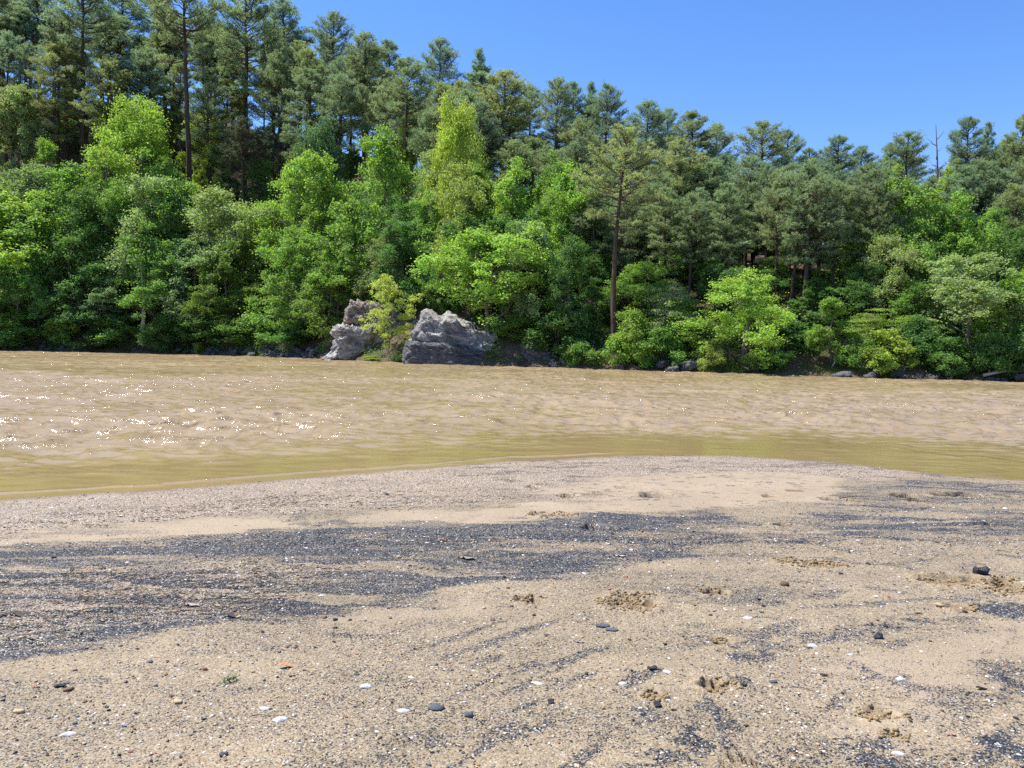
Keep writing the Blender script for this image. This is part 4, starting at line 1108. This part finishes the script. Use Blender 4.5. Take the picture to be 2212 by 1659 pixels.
for u, s, sz, lb, sx in [
    (1432, .9, .55, 'pale angular block at the waterline right of the leaning pine', 1.3), (1462, 1.3, .5, 'brown-grey block second right of the pale angular one', 1.2),
    (1490, .6, .55, 'low flat stone left of the two dark stems', 1.6), (1452, .1, .5, 'flat dark stone in the water before the angular blocks', 1.7),
    (1520, 1.2, .5, 'stone half sunk in weeds left of the two dark stems', 1.2), (1638, .8, .45, 'single dark stone right of the two dark stems', 1.0),
    (1868, 1.4, .5, 'rounded dark boulder on the bank under the flat-topped tree', 1.4), (1818, -2.2, .55, 'rounded boulder standing in the river with water around it', 1.7),
    (1880, -1.6, .42, 'small dark boulder in the river right of the larger one', 1.2), (1940, .6, .5, 'brown boulder left of the dark right shore', 1.3),
    (1340, .2, .5, 'lone stone at the water right of the leaning pine foot', 1.5), (2208, .2, .55, 'dark boulder at the right edge of the shore', 1.4)]:
    boulder(u, s, sz, lb, None, 0, sx)
# driftwood logs on the far shore
def log(u, v, s, L, r0, ang, label, seed, mat=M_BARK_PALE):
    rg = np.random.default_rng(seed); a = Acc()
    P = curve((-L / 2, 0, 0), (L / 2, 0, .12 * L), .04, 8, rg, .012)
    a.tube(P, np.linspace(r0, r0 * .55, 8), 8)
    a.tube(curve(P[5], P[5] + np.array([.12 * L, .05 * L, .16 * L]), .02, 4, rg), np.linspace(r0 * .4, r0 * .15, 4), 5)
    x, y, z, *_ = spot(u, v, s)
    link('driftwood_log', a.mesh('driftwood_log', mat, True), None, label, 'log', loc=(x, y, max(z, 0) + r0 * .8), rot=(0, 0, ang))
log(735, 770, .1, 3.2, .16, .1, 'bleached driftwood log at the foot of the rock bluff', 1)
log(560, 690, 6, 3.4, .12, .25, 'pale fallen log on the slope above the boulders', 2)
log(1500, 770, .9, 3.0, .12, -.3, 'driftwood log left of the two dark stems', 3)
log(1930, 790, .6, 3.5, .14, .15, 'weathered log at the left end of the dark right shore', 4)
log(2180, 800, .5, 3.8, .13, -.1, 'thin log lying at the water near the right edge', 5)

# ------------------------------------------------------------------ finds on the beach
t = NT('shell_white'); oi = t.n('ShaderNodeObjectInfo'); tc = t.n('ShaderNodeTexCoord')
wv = t.n('ShaderNodeTexWave'); wv.inputs['Scale'].default_value = 9; wv.inputs['Distortion'].default_value = 2; t.l(tc.outputs['Object'], wv.inputs['Vector'])
c = t.mix(t.math('MULTIPLY', wv.outputs['Fac'], .3), (.66, .645, .62), (.42, .40, .385))
M_SHELL = t.done(t.bsdf(c, .5, .4, t.bump(wv.outputs['Fac'], .5, .03)))
M_COAL = simple_mat('coal', (.022, .023, .028), .42, .5, .35, 6, .05)
M_SLATE = simple_mat('slate', (.085, .095, .11), .55, .5, .3, 5, .04)
M_TAN = simple_mat('tan_stone', (.46, .34, .19), .7, .4, .3, 5, .04)
M_RED = simple_mat('red_stone', (.36, .15, .085), .7, .4, .3, 5, .04)
M_BROWN = simple_mat('brown_stone', (.17, .10, .06), .7, .4, .3, 5, .04)
M_WHITE = simple_mat('white_quartz', (.78, .76, .72), .5, .5, .12, 4, .03)
M_DRYLEAF = simple_mat('dry_leaf', (.40, .20, .10), .7, .3, .3, 4, .03)
M_DARKLEAF = simple_mat('dark_leaf', (.035, .025, .02), .6, .4, .3, 4, .03)
M_PALELEAF = simple_mat('pale_leaf', (.34, .29, .24), .7, .3, .25, 4, .03)
M_TWIG = simple_mat('twig', (.10, .07, .05), .85, .3, .3, 8, .02)
M_STRAW = simple_mat('straw', (.45, .36, .22), .8, .3, .25, 8, .02)
M_SPRIG = simple_mat('sprig', (.16, .24, .09), .7, .3, .25, 8, .01)
def shell_mesh(seed):      # one valve of a mussel: a ribbed half dome with thickness
    rg = np.random.default_rng(seed); n, m = 18, 9
    V = []
    for sgn, th in ((1, 0), (1, .06)):
        for j in range(m):
            f = j / (m - 1)
            for i in range(n):
                a = 2 * math.pi * i / n
                r = math.sin(f * math.pi / 2)
                x_ = r * math.cos(a) * 1.25 - .22 * (1 - f); y_ = r * math.sin(a) * (.85 + .15 * math.cos(a))
                z_ = .55 * math.cos(f * math.pi / 2) * (1 + .03 * math.sin(f * 30)) - th * (1 - f * .9)
                V.append((x_, y_, z_))
    q = []
    for L in (0, 1):
        for j in range(m - 1):
            for i in range(n):
                a, b = L * n * m + j * n + i, L * n * m + j * n + (i + 1) % n
                q.append((a, b, b + n, a + n) if L == 0 else (a, a + n, b + n, b))
    for i in range(n):
        a = (m - 1) * n + i; b = (m - 1) * n + (i + 1) % n; q.append((a, b, b + n * m, a + n * m))
    V = np.array(V); V[:, 0] *= 1 + .18 * np.sin(V[:, 1] * 3 + seed * 2); V += .13 * np.stack([n3(V[:, 0] * 2, V[:, 1] * 2, V[:, 2] * 2, seed + k) for k in range(3)], -1)
    return mk('shell', V, np.array(q), M_SHELL, True)
def cone_shell():          # a small spiral snail shell
    a = Acc(); tt = np.linspace(0, 1, 60)
    P = np.stack([(.9 * (1 - tt)) * np.cos(tt * 22) * .45, (.9 * (1 - tt)) * np.sin(tt * 22) * .45, tt * 2.2], -1)
    a.tube(P, .42 * (1 - tt) + .02, 8); me = a.mesh('shell', M_SHELL, True); return me
SHELLS = [shell_mesh(i) for i in range(3)]
def stone_mesh(seed, mat, dims=(1, .75, .4)): return rock('pebble', dims, seed, 2, .8, 0, .3, sc=1.3, mat=mat)
ST = {k: [stone_mesh(200 + 10 * i + j, m_, d) for j, d in enumerate(((1, .75, .4), (1, .6, .3), (1, .85, .55)))]
      for i, (k, m_) in enumerate((('coal', M_COAL), ('slate', M_SLATE), ('tan', M_TAN), ('red', M_RED), ('brown', M_BROWN), ('white', M_WHITE)))}
ST['chunk'] = [rock('pebble', d, 300 + j, 2, .32, 0, .55, sc=.9, mat=M_COAL) for j, d in enumerate(((1, .6, .45), (1, .8, .7)))]
ST['flake'] = [rock('pebble', (1, .55, .16), 310, 2, .4, 0, .5, sc=.9, mat=M_SLATE)]
def leaf_mesh(seed, mat):
    rg = np.random.default_rng(seed); n = 9; V = []
    for i in range(n):
        f = i / (n - 1); w_ = .38 * math.sin(math.pi * min(1, f * 1.02)) ** .8 + .01
        for k in (-1, 0, 1):
            V.append((f * 2 - 1, k * w_, .22 * abs(k) * w_ * 2 + .18 * math.sin(f * 3 + seed) + .05 * rg.normal()))
    V = np.array(V); V2 = V.copy(); V2[:, 2] -= .03; q = []
    for i in range(n - 1):
        for k in range(2):
            a = i * 3 + k; q += [(a, a + 1, a + 4, a + 3), (a + 27, a + 30, a + 31, a + 28)]
    return mk('leaf', np.vstack([V, V2]), np.array(q), mat, True)
LF = {'dry': leaf_mesh(1, M_DRYLEAF), 'dark': leaf_mesh(2, M_DARKLEAF), 'pale': leaf_mesh(3, M_PALELEAF)}
def twig_mesh(seed, mat, fork=True):
    rg = np.random.default_rng(seed); a = Acc()
    P = curve((-1, 0, 0), (1, 0, .06), .02, 7, rg, .02); a.tube(P, np.linspace(.035, .018, 7), 6)
    if fork: a.tube(curve(P[4], P[4] + np.array([.5, .25, .06]), .01, 4, rg, .02), np.linspace(.018, .009, 4), 5)
    return a.mesh('twig', mat, True)
TW = [twig_mesh(1, M_TWIG), twig_mesh(2, M_TWIG, False), twig_mesh(3, M_STRAW, False)]
def find(name, me, u, v, hw, label, cat, group=None, yaw=None, rx=0, ry=0, lift=.25, zs=1.0):
    """hw: half width in pixels of the photograph"""
    p = to_beach(u, v); p[2] = float(beachZ(p[0], p[1])[0])
    D = p[1]; s_ = hw * PXM(D)
    return link(name, me, None, label, cat, group, loc=(p[0], p[1], p[2] + lift * s_ * zs), rot=(rx, ry, rb.uniform(-.5, .5) if yaw is None else yaw), scale=(s_, s_, s_ * zs))
find('shell', SHELLS[0], 604, 1556, 13, 'largest white mussel shell, domed, lying on tan sand at lower left', 'shell', lift=.0, yaw=.4)
find('shell', SHELLS[1], 147, 1586, 12, 'bright white shell low at the left, left of the cone-shaped one', 'shell', lift=.0)
find('shell', cone_shell(), 266, 1568, 7, 'cone-shaped white snail shell lying on its side', 'shell', rx=rad(80), yaw=.9, lift=.3)
find('shell', SHELLS[2], 1441, 1452, 8, 'white shell tilted beside a dark crumb in the middle foreground', 'shell', lift=0)
find('shell', SHELLS[1], 1160, 1475, 9, 'flat white shell piece in the middle of the tan foreground', 'shell', lift=0, zs=.4)
find('shell', SHELLS[0], 1345, 1478, 8, 'white shell with broken rim right of the flat shell piece', 'shell', lift=0)
find('shell', SHELLS[2], 1945, 1468, 10, 'white shell piece near a black patch at right', 'shell', lift=0)
find('shell', SHELLS[0], 570, 1530, 9, 'white oblong shell below the green sprig', 'shell', lift=0, zs=.6)
find('leaf', LF['pale'], 1340, 1203, 15, 'pale grey curled leaf lying on the black gravel band', 'leaf', lift=.2, yaw=-.2)
find('shell', SHELLS[2], 790, 1485, 11, 'bright white shell left of the curled root ring', 'shell', lift=0)
find('shell', SHELLS[0], 870, 1536, 11, 'ribbed white shell below the curled root ring', 'shell', lift=0, zs=.8)
find('shell', SHELLS[1], 1940, 1628, 10, 'white shell on tan sand near the lower right corner', 'shell', lift=0)
find('shell', SHELLS[2], 1755, 1395, 10, 'white shell between black patches right of centre', 'shell', lift=0)
find('shell', SHELLS[0], 1615, 1335, 9, 'white shell pair on tan sand under the scuffed prints', 'shell', lift=0, zs=.6)
find('pebble', ST['flake'][0], 1302, 1352, 15, 'upper of two grey slate pieces lying together', 'stone', lift=.15, yaw=-.1)
find('pebble', ST['flake'][0], 1322, 1361, 13, 'lower of two grey slate pieces lying together', 'stone', lift=.15, yaw=-.2)
find('pebble', ST['slate'][0], 943, 1530, 17, 'largest grey flat stone in the lower middle foreground', 'stone', lift=.2, zs=.8)
find('pebble', ST['slate'][2], 1012, 1548, 10, 'grey oval pebble right of the largest grey stone', 'stone')
find('pebble', ST['chunk'][0], 1410, 1448, 9, 'black coal lump tilted in the middle right foreground', 'stone', rx=.3)
find('pebble', ST['chunk'][1], 1190, 1519, 7, 'black angular lump in the middle of the lower foreground', 'stone')
find('pebble', ST['chunk'][1], 1420, 1525, 8, 'black chunk on tan sand right of the angular lump', 'stone')
find('pebble', ST['chunk'][0], 2121, 1240, 13, 'black upright stone beside the long scuffed print at right', 'stone', rx=.5, zs=1.4, lift=.35)
find('pebble', ST['chunk'][1], 1898, 1380, 8, 'dark upright pebble at the edge of the smooth sand at right', 'stone', ry=.8, zs=1.3)
find('pebble', ST['slate'][0], 483, 1632, 9, 'grey-blue oval pebble at the bottom left', 'stone')
find('pebble', ST['coal'][1], 130, 1484, 11, 'black flat pebble left, beside a brown one', 'stone')
find('pebble', ST['brown'][1], 148, 1490, 11, 'long brown pebble right of the black flat one', 'stone')
find('pebble', ST['tan'][1], 42, 1540, 12, 'ochre long pebble at the left edge', 'stone')
find('pebble', ST['tan'][0], 384, 1517, 10, 'yellow pebble in the left foreground', 'stone')
find('pebble', ST['red'][0], 440, 1446, 8, 'pink-red pebble near the black strip at left', 'stone')
find('pebble', ST['tan'][0], 2030, 1312, 9, 'orange-tan pebble right of the slim scuffs', 'stone')
find('pebble', ST['brown'][2], 1694, 1264, 9, 'dark red-brown pebble right of the paw print', 'stone')
find('pebble', ST['slate'][1], 1670, 1473, 9, 'dark oval pebble, left of a pair', 'stone')
find('leaf', LF['dry'], 617, 1443, 18, 'orange-red dry leaf lying left of centre on tan sand', 'leaf', lift=.2)
find('leaf', LF['dry'], 955, 1169, 12, 'red dry leaf on the upper black gravel', 'leaf', lift=.2, yaw=.3)
find('leaf', LF['pale'], 1008, 1208, 20, 'pale orange leaf on the middle of the black band', 'leaf', lift=.2)
find('leaf', LF['dark'], 500, 1332, 16, 'black curled leaf on the brown part of the dark band', 'leaf', lift=.2)
find('leaf', LF['dark'], 38, 1330, 20, 'black curled leaf near the left edge', 'leaf', lift=.2)
find('leaf', LF['pale'], 415, 1309, 20, 'grey curled leaf on the brown debris', 'leaf', lift=.2)
find('leaf', LF['dark'], 835, 1068, 8, 'dark curled leaf near the water, left of centre', 'leaf', lift=.3)
find('leaf', LF['pale'], 1252, 1443 - 55, 12, 'straw coloured leaf in the middle foreground', 'leaf', lift=.2)
find('leaf', LF['dark'], 1780, 1491 - 30, 12, 'dark leaf on tan sand at right', 'leaf', lift=.2)
find('leaf', LF['dark'], 1535 + 585, 1488 + 0, 14, 'dark leaf beside a black patch near the right edge', 'leaf', lift=.2)
find('twig', TW[1], 560 + 8, 1533 + 14, 26, 'thin dark twig pointing at the largest white shell', 'twig', yaw=-.1, lift=.06)
find('twig', TW[0], 1845, 1079, 34, 'dark forked stick at the edge of the smooth sand patch', 'twig', yaw=.2, lift=.08)
find('twig', TW[1], 918, 1045, 12, 'short pale brown stick near the shoreline', 'twig', yaw=.05, lift=.1)
find('twig', TW[2], 1285, 1558 + 75, 14, 'straw stalk at the bottom edge', 'twig', yaw=.9, lift=.05)
find('twig', TW[0], 1735, 1507 - 18, 22, 'small dark forked twig in the right foreground', 'twig', yaw=-.5, lift=.06)
find('twig', TW[1], 1905 + 30, 1508, 22, 'dark stick beside a black patch in the right foreground', 'twig', yaw=-.15, lift=.06)
# curled root ring
ac = Acc(); aa = np.linspace(0, 4.9, 20)
ac.tube(np.stack([np.cos(aa), np.sin(aa) * .9, .25 + .08 * np.sin(aa * 2)], -1), np.linspace(.11, .06, 20), 6)
find('root_ring', ac.mesh('root_ring', M_STRAW, True), 769, 1520, 14, 'curled pale root forming a ring on the sand', 'root', lift=0)
# green sprig
ac = Acc(); rg_ = np.random.default_rng(4)
St = curve((-1, -.4, 0), (.6, .3, .25), .05, 8, rg_, .02); ac.tube(St, np.linspace(.05, .03, 8), 5)
r = find('green_sprig', ac.mesh('green_sprig', M_SPRIG, True), 492, 1475, 24, 'pale green leafy sprig dropped on the tan sand', 'plant', yaw=.3, lift=.05)
cf = Acc()
for i in range(60):
    b_ = St[3 + i % 5]; d_ = unit(rg_.normal(size=3) + np.array([.4, .1, .4])); L_ = .25 + .45 * rg_.random()
    cf.tube(np.array([b_, b_ + d_ * L_ * .6 + [0, 0, .05], b_ + d_ * L_]), np.array([.035, .028, .008]), 4)
link('leaflets', cf.mesh('leaflets', M_SPRIG, True), r)
# scattered small shells, pebbles, leaves and twigs
def rnd_spots(n, seed, dmin=0., dmax=1., vlo=1060, vhi=1655):
    rg = random.Random(seed); res = []
    while len(res) < n:
        u = rg.uniform(0, 2212); v = vlo + (vhi - vlo) * rg.random() ** .8
        p = to_beach(u, v)
        if shoreY(np.array([p[0]]))[0] - p[1] < .1: continue
        a_ = samp(BA, np.array([p[0]]), np.array([p[1]]))[0]
        if a_[1] > .5 and rg.random() < .8: continue
        if a_[3] > .5: continue
        if float(n2(p[:1] / .45, p[1:2] / .35, seed)[0]) < rg.uniform(-.5, .6): continue
        if dmin <= a_[0] <= dmax: res.append((u, v, rg))
    return res
for u, v, rg in rnd_spots(150, 1, 0, .4):
    find('shell', rg.choice(SHELLS), u, v, rg.uniform(1.8, 3.6) + 3 * rg.random() ** 4, 'small white shell fragment scattered on the tan sand', 'shell', 'shell fragments on tan sand', yaw=rg.uniform(0, 6), lift=0, zs=rg.uniform(.4, 1), rx=rg.uniform(-.2, .2))
for u, v, rg in rnd_spots(110, 2, .4, 1):
    find('shell', rg.choice(SHELLS), u, v, rg.uniform(1.8, 3.4) + 2 * rg.random() ** 4, 'small white shell fragment scattered on the black gravel', 'shell', 'shell fragments on black gravel', yaw=rg.uniform(0, 6), lift=0, zs=rg.uniform(.4, 1), rx=rg.uniform(-.2, .2))
for k, n_, lb, gr in (('coal', 95, 'small black pebble scattered on the tan sand', 'black pebbles'), ('slate', 40, 'small slate grey pebble scattered on the sand', 'grey pebbles'),
                      ('tan', 60, 'small ochre pebble scattered on the sand', 'ochre pebbles'), ('brown', 50, 'small brown pebble scattered on the sand', 'brown pebbles'),
                      ('red', 26, 'small brick-red pebble scattered on the sand', 'red pebbles')):
    for u, v, rg in rnd_spots(n_, len(lb) + n_, 0, .6, 1180):
        find('pebble', rg.choice(ST[k]), u, v, rg.uniform(2.2, 4.2) + 2.5 * rg.random() ** 4, lb, 'stone', gr, yaw=rg.uniform(0, 6))
for u, v, rg in rnd_spots(46, 9, .2, 1, 1190, 1380):
    find('twig', rg.choice(TW), u * .5, v, rg.uniform(7, 16), 'short thin twig lying in the debris of the dark band', 'twig', 'twigs in the dark band', yaw=rg.uniform(-.5, .5), lift=.05)
for u, v, rg in rnd_spots(26, 10, 0, 1, 1040, 1420):
    find('leaf', LF[rg.choice(['dry', 'dark', 'dark'])], u, v, rg.uniform(5, 9), 'small curled dead leaf on the beach', 'leaf', 'dead leaves on the beach', yaw=rg.uniform(0, 6), lift=.2)

# ------------------------------------------------------------------ camera object and view
cam = bpy.data.cameras.new('camera'); co = bpy.data.objects.new('camera', cam); C.objects.link(co)
cam.sensor_width = 36; cam.lens = FPX / 2212 * 36; cam.clip_start = .05; cam.clip_end = 5000
Mx = Matrix(((Rv[0], Uv[0], -Fw[0], EYE[0]), (Rv[1], Uv[1], -Fw[1], EYE[1]), (Rv[2], Uv[2], -Fw[2], EYE[2]), (0, 0, 0, 1)))
co.matrix_world = Mx
sc = bpy.context.scene; sc.camera = co
sc.view_settings.view_transform = 'Standard'; sc.view_settings.look = 'None'
sc.view_settings.exposure = 0.85; sc.view_settings.gamma = 1.0
sc.render.engine = 'CYCLES'
sc.cycles.use_denoising = False
sc.cycles.max_bounces = 8; sc.cycles.transmission_bounces = 4; sc.cycles.diffuse_bounces = 4
sc.cycles.sample_clamp_indirect = 6; sc.cycles.sample_clamp_direct = 0
sc.cycles.filter_width = 1.5
